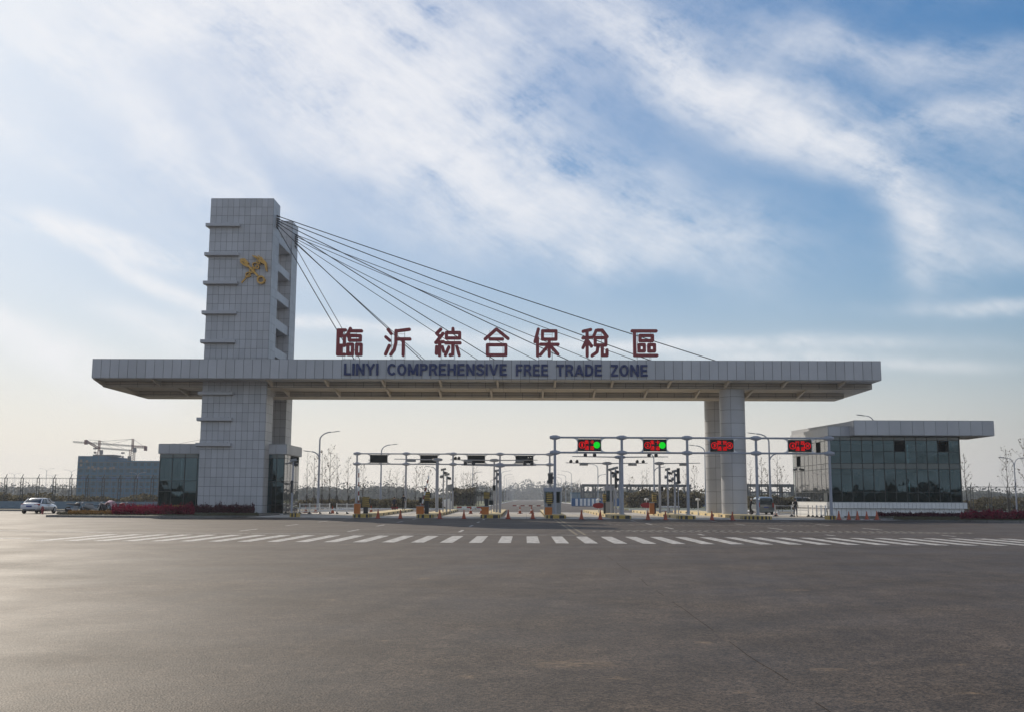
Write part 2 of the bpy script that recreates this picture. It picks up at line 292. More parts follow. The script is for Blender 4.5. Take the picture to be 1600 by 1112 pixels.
# ------------------------------------------------------------------ mesh helpers
class MB:
    def __init__(s): s.v = []; s.f = []; s.m = []
    def add(s, vs, fs, mi=0):
        o = len(s.v); s.v += [tuple(v) for v in vs]; s.f += [tuple(i+o for i in f) for f in fs]; s.m += [mi]*len(fs); return s
    def box(s, x0, y0, z0, x1, y1, z1, mi=0):
        return s.add([(x0,y0,z0),(x1,y0,z0),(x1,y1,z0),(x0,y1,z0),(x0,y0,z1),(x1,y0,z1),(x1,y1,z1),(x0,y1,z1)],
                     [(0,3,2,1),(4,5,6,7),(0,1,5,4),(1,2,6,5),(2,3,7,6),(3,0,4,7)], mi)
    def obox(s, c, ax, ay, az, mi=0):
        c, ax, ay, az = Vector(c), Vector(ax), Vector(ay), Vector(az)
        vs = [c+sx*ax+sy*ay+sz*az for sz in (-1,1) for sx, sy in ((-1,-1),(1,-1),(1,1),(-1,1))]
        return s.add(vs, [(0,3,2,1),(4,5,6,7),(0,1,5,4),(1,2,6,5),(2,3,7,6),(3,0,4,7)], mi)
    def tube(s, p0, p1, r0, r1=None, n=8, mi=0, caps=True):
        r1 = r0 if r1 is None else r1; p0, p1 = Vector(p0), Vector(p1); d = (p1-p0)
        if d.length < 1e-6: return s
        q = d.to_track_quat('Z', 'Y'); a = q @ Vector((1,0,0)); b = q @ Vector((0,1,0))
        vs = [p0+(a*cos(2*pi*i/n)+b*sin(2*pi*i/n))*r0 for i in range(n)] + [p1+(a*cos(2*pi*i/n)+b*sin(2*pi*i/n))*r1 for i in range(n)]
        fs = [(i, (i+1)%n, n+(i+1)%n, n+i) for i in range(n)]
        if caps: fs += [tuple(range(n-1,-1,-1)), tuple(range(n, 2*n))]
        return s.add(vs, fs, mi)
    def path(s, pts, rs, n=8, mi=0):
        pts = [Vector(p) for p in pts]
        if isinstance(rs, (int, float)): rs = [rs]*len(pts)
        rings = []
        for i, p in enumerate(pts):
            d = (pts[min(i+1, len(pts)-1)] - pts[max(i-1, 0)]); q = d.to_track_quat('Z', 'Y')
            rings.append([p + q @ Vector((cos(2*pi*k/n)*rs[i], sin(2*pi*k/n)*rs[i], 0)) for k in range(n)])
        vs = [v for r in rings for v in r]; fs = []
        for i in range(len(pts)-1):
            for k in range(n): fs.append((i*n+k, i*n+(k+1)%n, (i+1)*n+(k+1)%n, (i+1)*n+k))
        fs += [tuple(range(n-1,-1,-1)), tuple(range(len(vs)-n, len(vs)))]
        return s.add(vs, fs, mi)
    def lathe(s, prof, c=(0,0,0), n=16, mi=0, axis='Z', bands=None):
        vs = []; c = Vector(c)
        for (r, z) in prof:
            for k in range(n):
                a = 2*pi*k/n
                p = (r*cos(a), r*sin(a), z) if axis == 'Z' else ((r*cos(a), z, r*sin(a)) if axis == 'Y' else (z, r*cos(a), r*sin(a)))
                vs.append(c+Vector(p))
        o = len(s.v); s.v += [tuple(v) for v in vs]
        for i in range(len(prof)-1):
            for k in range(n):
                s.f.append((o+i*n+k, o+i*n+(k+1)%n, o+(i+1)*n+(k+1)%n, o+(i+1)*n+k)); s.m.append(bands[i] if bands else mi)
        s.f += [tuple(o+k for k in range(n-1,-1,-1)), tuple(o+(len(prof)-1)*n+k for k in range(n))]; s.m += [bands[0] if bands else mi, bands[-1] if bands else mi]
        return s
    def prism(s, poly, z0, z1, mi=0):
        n = len(poly); vs = [(p[0], p[1], z0) for p in poly]+[(p[0], p[1], z1) for p in poly]
        fs = [tuple(range(n-1,-1,-1)), tuple(range(n, 2*n))] + [(i, (i+1)%n, n+(i+1)%n, n+i) for i in range(n)]
        return s.add(vs, fs, mi)
    def prism_y(s, poly, y0, y1, mi=0):          # poly in (x, z)
        n = len(poly); vs = [(p[0], y0, p[1]) for p in poly]+[(p[0], y1, p[1]) for p in poly]
        fs = [tuple(range(n)), tuple(range(2*n-1, n-1, -1))] + [((i+1)%n, i, n+i, n+(i+1)%n) for i in range(n)]
        return s.add(vs, fs, mi)
    def prism_x(s, poly, x0, x1, mi=0):          # poly in (y, z)
        n = len(poly); vs = [(x0, p[0], p[1]) for p in poly]+[(x1, p[0], p[1]) for p in poly]
        fs = [tuple(range(n-1,-1,-1)), tuple(range(n, 2*n))] + [(i, (i+1)%n, n+(i+1)%n, n+i) for i in range(n)]
        return s.add(vs, fs, mi)
    def quad(s, a, b, c, d, mi=0): return s.add([a, b, c, d], [(0,1,2,3)], mi)
    def build(s, name, mats, parent=None, smooth=False, bevel=0, loc=None, recalc=False):
        me = bpy.data.meshes.new(name); me.from_pydata(s.v, [], s.f)
        mats = mats if isinstance(mats, (list, tuple)) else [mats]
        for m_ in mats: me.materials.append(M[m_] if isinstance(m_, str) else m_)
        for p, i in zip(me.polygons, s.m): p.material_index = i
        if recalc:
            bm = bmesh.new(); bm.from_mesh(me); bmesh.ops.recalc_face_normals(bm, faces=bm.faces); bm.to_mesh(me); bm.free()
        if smooth:
            for p in me.polygons: p.use_smooth = True
            try: me.set_sharp_from_angle(angle=radians(40))
            except Exception: pass
        me.update()
        o = bpy.data.objects.new(name, me); COL.objects.link(o)
        if parent: o.parent = parent
        if loc: o.location = loc
        if bevel:
            b = o.modifiers.new('bevel', 'BEVEL'); b.width = bevel; b.segments = 2; b.limit_method = 'ANGLE'
        return o

def tag(o, label=None, cat=None, group=None, kind=None):
    if label: o['label'] = label
    if cat: o['category'] = cat
    if group: o['group'] = group
    if kind: o['kind'] = kind
    return o
def empty(name, loc=(0,0,0), label=None, cat=None, group=None, rz=0):
    o = bpy.data.objects.new(name, None); COL.objects.link(o); o.location = loc; o.rotation_euler = (0, 0, rz); o.empty_display_size = 0.3
    return tag(o, label, cat, group)
KIDS = {}
def copy_tree(root, loc, label=None, rz=0, scale=None):
    def cp(o, par):
        c = o.copy(); COL.objects.link(c)
        if par: c.parent = par
        for k in [q for q in ALLOBJ() if q.parent is o]: cp(k, c)
        return c
    r = cp(root, None); r.location = loc; r.rotation_euler = (0, 0, rz)
    if scale: r.scale = scale if isinstance(scale, tuple) else (scale,)*3
    if label: r['label'] = label
    return r
def ALLOBJ(): return list(COL.objects)
def copies(root, specs):
    """specs: (loc, rz, scale, label); fast tree copy"""
    kids = {}
    for q in COL.objects:
        if q.parent: kids.setdefault(q.parent.name, []).append(q)
    def cp(o, par):
        c = o.copy(); COL.objects.link(c)
        if par: c.parent = par
        for k in kids.get(o.name, []): cp(k, c)
        return c
    for i, (loc, rz, scl, label) in enumerate(specs):
        r = root if i == 0 else cp(root, None)
        r.location = loc; r.rotation_euler = (0, 0, rz)
        if scl: r.scale = scl if isinstance(scl, tuple) else (scl,)*3
        r['label'] = label
def struct(name, mb, m, **k):
    return tag(mb.build(name, m, **k), kind='structure')
ORD = ['first','second','third','fourth','fifth','sixth','seventh','eighth','ninth','tenth','eleventh','twelfth','thirteenth','fourteenth','fifteenth','sixteenth','seventeenth','eighteenth','nineteenth','twentieth']
def text_mesh(body, cap_w, cap_h, depth, bold=0.0):
    """mesh verts (x, z) scaled to fill cap_w x cap_h, lying in XZ, extruded along Y"""
    c = bpy.data.curves.new('lettering', 'FONT'); c.body = body; c.extrude = 0.5; c.offset = bold; c.resolution_u = 4
    o = bpy.data.objects.new('lettering', c); COL.objects.link(o)
    dg = bpy.context.evaluated_depsgraph_get(); dg.update()
    me = bpy.data.meshes.new_from_object(o.evaluated_get(dg)); bpy.data.objects.remove(o); bpy.data.curves.remove(c)
    xs = [v.co.x for v in me.vertices]; ys = [v.co.y for v in me.vertices]
    x0, x1, y0, y1 = min(xs), max(xs), min(ys), max(ys)
    mb = MB(); mb.add([((v.co.x-x0)/(x1-x0)*cap_w, -v.co.z*depth, (v.co.y-y0)/(y1-y0)*cap_h) for v in me.vertices], [tuple(p.vertices) for p in me.polygons])
    bpy.data.meshes.remove(me)
    return mb
def merged(mbs):
    r = MB()
    for mb, (dx, dy, dz), mi in mbs:
        r.add([(v[0]+dx, v[1]+dy, v[2]+dz) for v in mb.v], mb.f, mi)
    return r
def capsule(mb, a, b, r, y0, y1, mi=0, n=8):
    """rounded stroke in the XZ plane from a to b"""
    ax, az_ = a; bx, bz = b; ang = atan2(bz-az_, bx-ax); pts = []
    for k in range(n+1):
        t = ang + pi/2 + pi*k/n; pts.append((ax+r*cos(t), az_+r*sin(t)))
    for k in range(n+1):
        t = ang - pi/2 + pi*k/n; pts.append((bx+r*cos(t), bz+r*sin(t)))
    mb.prism_y(pts, y0, y1, mi)
def panels(mb, o, u, v, wid, hei, nu, nv, gap=0.014, th=0.03, mi=0, jit=0.0):
    """a grid of slightly proud cladding panels on a plane, normal = u x v"""
    o, u, v = Vector(o), Vector(u).normalized(), Vector(v).normalized(); n = u.cross(v)
    nu = nu if isinstance(nu, list) else [i/nu for i in range(nu+1)]; nv = nv if isinstance(nv, list) else [i/nv for i in range(nv+1)]
    for i in range(len(nu)-1):
        for j in range(len(nv)-1):
            a, b = nu[i]*wid+gap/2, nu[i+1]*wid-gap/2; c, d = nv[j]*hei+gap/2, nv[j+1]*hei-gap/2
            js = [RND.uniform(-jit, jit) for _ in range(4)]
            q = [o+u*a+v*c, o+u*b+v*c, o+u*b+v*d, o+u*a+v*d]; t = [p+n*(th+k) for p, k in zip(q, js)]
            mb.add(q+t, [(4,5,6,7),(0,1,5,4),(1,2,6,5),(2,3,7,6),(3,0,4,7)], mi)
    return mb
def panel_box(parent, name, x0, y0, z0, x1, y1, z1, pw, ph, m='panel', faces='FBLRTD', gap=0.025, ms=None):
    """a box clad in panels; dark joints show the core"""
    core = MB().box(x0, y0, z0, x1, y1, z1, 1)
    f = lambda L, s: max(1, round(L/s))
    j = 0.004
    if 'F' in faces: panels(core, (x0,y0,z0), (1,0,0), (0,0,1), x1-x0, z1-z0, f(x1-x0,pw), f(z1-z0,ph), gap, jit=j)
    if 'B' in faces: panels(core, (x1,y1,z0), (-1,0,0), (0,0,1), x1-x0, z1-z0, f(x1-x0,pw), f(z1-z0,ph), gap, jit=j)
    if 'R' in faces: panels(core, (x1,y0,z0), (0,1,0), (0,0,1), y1-y0, z1-z0, f(y1-y0,pw), f(z1-z0,ph), gap, jit=j)
    if 'L' in faces: panels(core, (x0,y1,z0), (0,-1,0), (0,0,1), y1-y0, z1-z0, f(y1-y0,pw), f(z1-z0,ph), gap, jit=j)
    if 'T' in faces: panels(core, (x0,y0,z1), (1,0,0), (0,1,0), x1-x0, y1-y0, f(x1-x0,pw*2), f(y1-y0,pw*2), gap, jit=j)
    if 'D' in faces: panels(core, (x0,y1,z0), (1,0,0), (0,-1,0), x1-x0, y1-y0, f(x1-x0,1.65), f(y1-y0,1.3), gap, jit=j)
    return core.build(name, [m, 'joint'], parent)

# ------------------------------------------------------------------ ground
g = MB(); g.quad((-4000,-400,-0.06), (4000,-400,-0.06), (4000,6000,-0.06), (-4000,6000,-0.06)); struct('ground', g, 'soil')
# plaza asphalt: wide apron with a far edge at the fence line on the left
g = MB()
pl = [(-140,-60),(140,-60),(140,84),(60,84),(60,128),(-24,128),(-24,118),(-140,112)]
g.add([(x,y,0) for x, y in pl], [tuple(range(len(pl)))]); struct('road', g, 'asphalt')
g = MB(); g.quad((-24,128,-0.004), (31,128,-0.004), (31,150,-0.004), (-24,150,-0.004)); g.quad((-7,150,-0.004), (15,150,-0.004), (15,1500,-0.004), (-7,1500,-0.004))
g.quad((-200,150.0,-0.004), (-7,150.0,-0.004), (-7,158,-0.004), (-200,158,-0.004)); g.quad((15,170,-0.004), (200,170,-0.004), (200,180,-0.004), (15,180,-0.004))
struct('road', g, 'asphalt')
g = MB(); g.quad((-22.6,83.6,0.004), (30.5,83.6,0.004), (30.5,122,0.004), (-22.6,122,0.004)); 
struct('pavement', g, 'concrete')
# concrete slab joints
g = MB()
for x in [-20.6,-17.7,-11.3,-5.6,.2,5.3,11,16.2,23.5]: g.box(x-.012, 83.7, .0042, x+.012, 121.9, .0082)
for y in [89,94.5,100,105.5,111,116.5]: g.box(-22.5, y-.012, .0044, 30.4, y+.012, .0088)
struct('pavement', g, 'joint')
# kerb line between asphalt and concrete
# crosswalk
g = MB()
for i in range(42):
    x = -17.6 + i*1.055
    g.box(x-.235, 37.7, 0.0, x+.235, 44.4, .004)
struct('crosswalk', g, 'road_white')
g = MB(); g.box(-18.5, 46.1, 0, 2.6, 46.25, .004); g.box(-60, 39.5, 0, -19.0, 39.9, .004); g.box(-60,36.9,0,-20.6,37.4,.004)
for x in (-3.1, 8.1, 14.0, -8.4, -13.6, 19.4):
    y = 47.0 if x > 5 else 49.5
    while y < 82: g.box(x-.07, y, 0, x+.07, y+(1.4 if x > 5 and y < 48 else 3.2), .004); y += 9.5
g.prism([(-18.5,46.1),(-18.3,46.3),(-33,52),(-33,51.8)], 0, .004)
struct('road_marking', g, 'road_white')
g = MB(); g.box(2.30, 46.1, 0, 2.43, 83, .004); g.box(2.66, 46.1, 0, 2.79, 83, .004); struct('road_marking', g, 'road_yellow')
g = MB()
for (y0, y1, x0, x1) in ((51.0,51.55,3.4,22),(51.9,52.45,3.4,22.5),(52.8,53.3,4,21),(53.6,54.1,5,20),(64.2,64.7,4.2,19),(65.3,65.8,5.0,20.5),(72.0,72.4,5,20)):
    x = x0
    while x < x1:
        if RND.random() < .93: g.box(x+RND.uniform(-.02,.02), y0, 0, x+.17, y1-RND.uniform(0,.1), .004)
        x += .40
struct('road_marking', g, 'worn')
g = MB(); pts = [(2.35, 37.5), (2.30, 25), (2.36, 16), (2.28, 9), (2.3, 3)]
pts = [(2.33+.05*mnoise.noise(Vector((0,k*.35,2))), 37.5-k*.5) for k in range(70)]
for a, b in [q for i_, q in enumerate(zip(pts, pts[1:])) if mnoise.noise(Vector((i_*.31, 3, 1))) > -.12]: g.add([(a[0],a[1],.002),(a[0]+.011,a[1],.002),(b[0]+.011,b[1],.002),(b[0],b[1],.002)], [(0,3,2,1)])
struct('road_marking', g, mat('seam_tar', (0.047, 0.037, 0.028), .9, 0, .35, 3.0, spec=0.1))

# far kerbs beside the inner road
g = MB()
g.box(-200, 149.6, -.05, -7.2, 149.9, .14); g.box(-24.3, 118, -.05, -24.0, 149.6, .14); g.box(31.2,128,-.05,31.5,150,.14); g.box(15.2, 150, -.05, 200, 150.3, .14)
g.box(-7.3, 158, -.05, -7.05, 1500, .14); g.box(15.05,180,-.05,15.3,1500,.14); g.box(15.3,169.6,-.05,200,169.9,.14)
struct('kerb', g, 'white')
g = MB(); g.box(-200,158,-.05,-7.3,1500,.06); g.box(15.3,180,-.05,200,1500,.06); g.box(15.5,150.3,-.05,200,169.6,.08); struct('ground', g, 'grass')

# raised planting beds with stone kerbs
def bed(poly, h=0.16):
    k = MB(); n = len(poly); c = Vector((sum(p[0] for p in poly)/n, sum(p[1] for p in poly)/n, 0))
    inner = []
    for p in poly:
        v = Vector((p[0], p[1], 0)); inner.append(v+(c-v).normalized()*0.22)
    for i in range(n):
        a, b = Vector((*poly[i], 0)), Vector((*poly[(i+1)%n], 0)); ia, ib = inner[i], inner[(i+1)%n]
        L = max(1, int((b-a).length/1.0))
        for s in range(L):
            t0, t1 = s/L+0.004, (s+1)/L-0.004
            q = [a.lerp(b,t0), a.lerp(b,t1), ia.lerp(ib,t1), ia.lerp(ib,t0)]
            k.add([(p.x,p.y,-.02) for p in q]+[(p.x,p.y,h) for p in q], [(4,5,6,7),(0,1,5,4),(1,2,6,5),(2,3,7,6),(3,0,4,7)])
    struct('kerb', k, 'kerb', recalc=True)
    g2 = MB(); g2.add([(c.x, c.y, h+.12)]+[(p.x,p.y,h-.02) for p in inner], [(0, i+1, (i+1)%n+1) for i in range(n)])
    struct('lawn', g2, 'lawn', recalc=True)
    return g2
bed_l = [(-37.3,80.3),(-30,78.9),(-25.5,78.3),(-23.9,79.2),(-23.2,81.5),(-22.9,86),(-22.9,96.9),(-36.0,96.9),(-37.6,96.2)]
bed_r = [(29.2,94.9),(28.9,90.5),(30.4,83.4),(33.0,79.6),(37,75.2),(42,72.5),(62,69.5),(75,69.5),(75,94.5),(44,94.5),(41,94.9)]
bed(bed_l); bed(bed_r)
g = MB(); g.box(-140, 112, -.05, -38, 118, .12); g.box(-38, 97.5, -.05, -35.0, 118, .12); struct('pavement', g, 'lawn')
g = MB(); g.box(-140, 111.7, -.05, -38.2, 112.0, .14); struct('kerb', g, 'kerb')

def spikes(name, label, cat, spots, m, hmin, hmax, w=0.05):
    """upright leafy plants: many small leaf faces"""
    mb = MB()
    for (x, y, z) in spots:
        h = RND.uniform(hmin, hmax)*(.55+1.3*abs(mnoise.noise(Vector((x*.9, y*.9, 5))))+.35*RND.random()**3)
        if mnoise.noise(Vector((x*.45, y*.8, 9))) < -.28: continue
        for k in range(7):
            a = RND.uniform(0, 2*pi); t = RND.uniform(0.05, 0.95); s = w*(1.4-t)*RND.uniform(.8,1.6)
            b = Vector((x+cos(a)*.05*(1-t), y+sin(a)*.05*(1-t), z+h*t*0.85)); d = Vector((cos(a)*s, sin(a)*s, RND.uniform(.06,.16)))
            sd_ = Vector((-sin(a)*s*.6, cos(a)*s*.6, 0)); mb.add([b, b+d*.5+sd_, b+d, b+d*.5-sd_], [(0,1,2,3)])
        mb.add([(x-.015,y,z),(x+.015,y,z),(x,y,z+h)], [(0,1,2)])
    return tag(mb.build(name, m), label, cat, kind='stuff')
def scatter(poly_fn, n): return [poly_fn() for _ in range(n)]
def strip(px0, px1, d0, d1, z, taper=0):
    def f():
        t = RND.random(); px = px0+(px1-px0)*t; d = d0+(d1-d0)*RND.random()*(1-taper*t)
        return (PX(px, d), d, z)
    return f
spikes('red_plants', 'crimson bedding plants in the kerbed bed left of the tall pylon', 'flowers', scatter(strip(176,304,81.5,86.5,.24),2100), 'redleaf', .45, .85, .07)
spikes('purple_plants', 'dark purple bedding plants at the foot of the tall pylon', 'flowers', scatter(strip(280,398,90.0,94.6,.26,.5),1600), 'darkleaf', .35, .85, .07)
spikes('yellow_flowers', 'low yellow flowers beside the parked motorbikes', 'flowers', scatter(strip(108,178,82.5,87.5,.2),900), 'flower', .10, .25, .05)
spikes('yellow_flowers', 'yellow flowers scattered among the crimson bedding plants', 'flowers', scatter(strip(258,290,86.8,87.6,.7),130)+scatter(strip(212,222,86.8,87.6,.7),40), 'flower', .10, .2, .05)
spikes('red_plants', 'dark crimson plants at the right end of the right lawn bed', 'flowers', scatter(strip(1500,1680,78,83,.24),2300), 'redleaf', .35, .7, .07)
spikes('purple_plants', 'low dark red plants along the foot of the glass office', 'flowers', scatter(strip(1370,1520,88,92.5,.24),1300), 'darkleaf', .15, .35, .06)
def grass_patch(label, fn, n):
    mb = MB()
    for _ in range(n):
        x, y, z = fn(); a = RND.uniform(0, pi); h = RND.uniform(.05,.13); w = .03
        mb.add([(x-cos(a)*w,y-sin(a)*w,z),(x+cos(a)*w,y+sin(a)*w,z),(x+RND.uniform(-.05,.05),y,z+h)], [(0,1,2)])
    tag(mb.build('grass', 'lawn'), label, 'grass', kind='stuff')
grass_patch('short dull grass on the kerbed bed left of the gate', strip(90,405,80.8,94,.17), 9000)
grass_patch('short dull grass on the kerbed bed in front of the glass office', strip(1395,1640,77.5,92,.17), 9000)

# ------------------------------------------------------------------ the gate
gate = empty('entrance_gate', (0,96,0), 'large white panelled gateway with tall pylon, long stepped canopy and stay cables', 'gate')
GO = Vector((0,96,0))
class sub:       # builds parts in gate space while coordinates stay in place space
    pass
def gpart(o): o.location = -GO; return o
TX0, TX1 = PX(309, 95.8, 797), PX(412.5, 95.8, 740)
TH = PZ(380, 311.5, 95.8)
YF, YFr, YB, YBr = 95.6, 98.2, 103.7, 106.3
pyl = gpart(panel_box(gate, 'front_pylon', TX0, YF, 0, TX1, YFr, TH, .565, .86)); 
pyr = gpart(panel_box(gate, 'rear_pylon', TX0, YB, 0, TX1, YBr, TH, .565, .86))
# ledges on the left half of the front pylon, wrapping the corner
for py in (352,397.5,442,488.5,533.5,614,654.5,694):
    z = PZ(340, py, 95.3); mb = MB(); w = 2.95
    mb.prism_x([(-.42,.17),(0,.17),(0,-.17),(-.42,-.12)], -.32, w)
    mb.prism_y([(-.32,.17),(0,.17),(0,-.17),(-.32,-.12)], 0.001, 2.6)
    for k in range(4): mb.box(.1+k*.74, -.34, .171, .42+k*.74, -.01, .235)
    o = mb.build('ledge', 'panel', gate, bevel=.01); o.location = Vector((TX0, YF-.03, z)) - GO
# cross beams between the two pylons
for (ya, yb) in ((366,378),(409.5,421.5),(453.5,466),(497,511.5),(542,556),(603,616)):
    zt, zb = PZ(436, ya, YFr), PZ(436, yb, YFr)
    gpart(panel_box(gate, 'cross_beam', TX1-1.5, YFr+.04, zb, TX1-.12, YB-.04, zt, 1.3, 1.0, faces='RLTD'))
    gpart(panel_box(gate, 'cross_beam', TX0+.12, YFr+.04, zb, TX0+1.5, YB-.04, zt, 1.3, 1.0, faces='RLTD'))
# canopy tiers
C1 = (PX(143.5, 93.3, 588), PX(1377, 93.3, 595)); D1 = (93.3, 108.7)
Z1t, Z1b = PZ(760, 562, 93.3), PZ(760, 591.9, 93.3)
C2 = (C1[0]+.03, C1[1]-.03); D2 = (95.8, 106.2)
Z2b = PZ(760, 605.5, 95.8); C3 = (C1[0]+1.9, C1[1]-1.55); D3 = (99.5, 102.5); Z3b = PZ(760, 619.7, 99.5)
def fascia(name, x0, y0, z0, x1, y1, z1, pw, m, lowband=0.0, hole=None):
    mb = MB().box(x0, y0, z0, x1, y1, z1, 1); nx = round((x1-x0)/pw); ny = round((y1-y0)/pw)
    vv = [0, lowband/(z1-z0), 1] if lowband else 1
    panels(mb, (x0,y0,z0), (1,0,0), (0,0,1), x1-x0, z1-z0, nx, vv, .034, jit=.004)
    panels(mb, (x1,y1,z0), (-1,0,0), (0,0,1), x1-x0, z1-z0, nx, vv, .034, jit=.004)
    panels(mb, (x1,y0,z0), (0,1,0), (0,0,1), y1-y0, z1-z0, ny, vv, .034, jit=.004)
    panels(mb, (x0,y1,z0), (0,-1,0), (0,0,1), y1-y0, z1-z0, ny, vv, .034, jit=.004)
    panels(mb, (x0,y1,z0), (1,0,0), (0,-1,0), x1-x0, y1-y0, nx, max(1, ny), .022)
    return gpart(mb.build(name, [m, 'joint'], gate))
fascia('canopy_fascia', C1[0], D1[0], Z1b, C1[1], D1[1], Z1t, .82, 'panel')
fascia('middle_tier', C2[0], D2[0], Z2b, C2[1], D2[1], Z1b-.035, 1.65, 'soffit', .22)
fascia('lower_tier', C3[0], D3[0], Z3b, C3[1], D3[1], Z2b-.035, 1.65, 'soffit', .16)
k = 0; x = C1[0]+.15
while x < C1[1]-.2:
    if not (TX0-.3 < x < TX1+.3):
        mb = MB().prism_x([(D1[0]+.1,Z1b-.05),(D2[0]-.04,Z1b-.05),(D2[0]-.04,Z1b-.50),(D1[0]+.1,Z1b-.1)], x-.10, x+.10); gpart(mb.build('bracket', 'soffit', gate))
    k += 1; x += 5.32
x = C3[0]+.15
while x < C3[1]-.1:
    if not (TX0-.3 < x < TX1+.3):
        mb = MB().prism_x([(D2[0]+.5,Z2b-.05),(D3[0]-.04,Z2b-.05),(D3[0]-.04,Z2b-.55),(D2[0]+.5,Z2b-.1)], x-.09, x+.09); gpart(mb.build('bracket', 'soffit', gate))
    x += 4.95
# round columns
def column(cx, cy, r, ztop):
    mb = MB(); n = 40; rings = round(ztop/1.2); 
    mb.lathe([(r-.03,0),(r-.03,ztop)], (cx,cy,0), n, 1)
    offs = -18
    for i in range(rings):
        z0, z1 = i*ztop/rings+.012, (i+1)*ztop/rings-.012
        for s in range(4):
            a0 = 2*pi*s/4+radians(offs)+.008; a1 = 2*pi*(s+1)/4+radians(offs)-.008; m_ = 12; vs = []
            for t in range(m_+1):
                a = a0+(a1-a0)*t/m_; vs += [(cx+r*cos(a), cy+r*sin(a), z0), (cx+r*cos(a), cy+r*sin(a), z1)]
            mb.add(vs, [(2*t, 2*t+2, 2*t+3, 2*t+1) for t in range(m_)])
    return gpart(mb.build('column', ['panel', 'joint'], gate, smooth=True))
RCL = 1.18; CX = (PX(1126.5, 97, 700)+PX(1164.5, 97, 700))/2
column(CX, 97.0, RCL, Z1b-.02); column(CX, 105.2, RCL, Z2b-.02)
# stay cables with small anchor sockets
fr = [(558,1.02),(666,1.0),(785,1.0),(903,1.0),(1036,1.0),(1140,1.0)]
ztop_f = [PZ(430, y, 97.0) for y in (354,351,348,345,342,338)]
for i, (px, _) in enumerate(fr):
    a = Vector((TX1+.03, 96.9, ztop_f[i])); b = Vector((PX(px, 96.6, 562), 96.6, Z1t)); 
    mb = MB(); pts = []
    for s in range(13):
        t = s/12; p = a.lerp(b, t); p.z -= .012*(a-b).length*4*t*(1-t)*.35; pts.append(p)
    mb.path(pts, .045, 6); c = gpart(mb.build('cable', 'cable', gate, smooth=True))
    d = (b-a).normalized(); MB().tube(a, a+d*.35, .09, .07, 8).build('anchor_socket', 'cable', c); MB().tube(b-d*.4, b, .08, .12, 8).build('anchor_socket', 'cable', c)
rr = [(568,0),(674,0),(761,0),(857,0),(948,0),(1020,0)]
ztop_r = [PZ(463, y, 105.0) for y in (384,380,376,373,370,367)]
for i, (px, _) in enumerate(rr):
    a = Vector((TX1+.03, 105.0, ztop_r[i]))
    # landing found so that the cable meets the roof line there
    xr = PX(px, 105.0, 562); L = abs(xr-TX1); b = Vector((xr + 1.05*L/(ztop_r[i]-Z1t), 105.0, Z1t))
    mb = MB(); pts = []
    for s in range(13):
        t = s/12; p = a.lerp(b, t); p.z -= .012*(a-b).length*4*t*(1-t)*.35; pts.append(p)
    mb.path(pts, .036, 6); c = gpart(mb.build('cable', 'cable', gate, smooth=True))
    d = (b-a).normalized(); MB().tube(a, a+d*.35, .09, .07, 8).build('anchor_socket', 'cable', c); MB().tube(b-d*.4, b, .08, .12, 8).build('anchor_socket', 'cable', c)

# customs emblem on the pylon: crossed key and winged staff
def emblem():
    y = YF-.035; root = empty('gold_emblem', (PX(395, y, 422), y, PZ(395, 422, y)), 'golden crossed key and winged staff emblem fixed high on the pylon face', 'emblem')
    O = Vector(root.location)
    def q(zx, zy):
        p = P(360+zx/13.9, 380+zy/13.9, y); return (p.x-O.x, p.z-O.z)
    s = 95.5/1600/13.9
    cnt = [0]
    def st(mb, a, b, r):
        cnt[0] += 1; capsule(mb, q(*a), q(*b), r*s, -.16-cnt[0]*.003, 0)
    mb = MB(); st(mb, (255,860), (640,430), 13)
    mb.lathe([(.01,-.34),(.1,-.3),(.14,-.18),(.1,-.06),(.01,-.02)], (q(650,405)[0], 0, q(650,405)[1]), 12, axis='Y'); mb.build('staff', 'gold', root)
    for ph in (0, pi):
        mb = MB(); n = 26; prev = None
        for i in range(n+1):
            t = i/n; cx, cy = 350+270*t, 745-310*t; amp = (40+46*t)*sin(t*3.2*pi+ph); p = (cx+amp*.75, cy+amp*.66)
            if prev: st(mb, prev, p, 10)
            prev = p
        mb.build('serpent', 'gold', root)
    mb = MB()
    st(mb, (320,420), (600,715), 21)
    for (a, b) in (((250,370),(320,365)),((250,370),(245,430)),((245,430),(330,490)),((320,365),(400,450)),((290,470),(380,520)),((270,400),(350,430))): st(mb, a, b, 17)
    c = (680,812); n = 22
    for i in range(n):
        a0, a1 = 2*pi*i/n, 2*pi*(i+1)/n; st(mb, (c[0]+72*cos(a0), c[1]+72*sin(a0)), (c[0]+72*cos(a1), c[1]+72*sin(a1)), 18)
    mb.build('key', 'gold', root)
    for wing in ([[(650,440),(610,360),(505,290)],[(660,430),(650,350),(560,300)],[(670,425),(690,350),(630,300)],[(690,430),(720,380),(690,330)]],
                 [[(690,440),(770,470),(805,620)],[(690,430),(790,450),(800,560)],[(690,420),(770,420),(800,500)],[(690,410),(740,390),(775,430)]]):
        mb = MB()
        for f in wing:
            for a, b in zip(f, f[1:]): st(mb, a, b, 11)
        mb.build('wing', 'gold', root)
emblem()

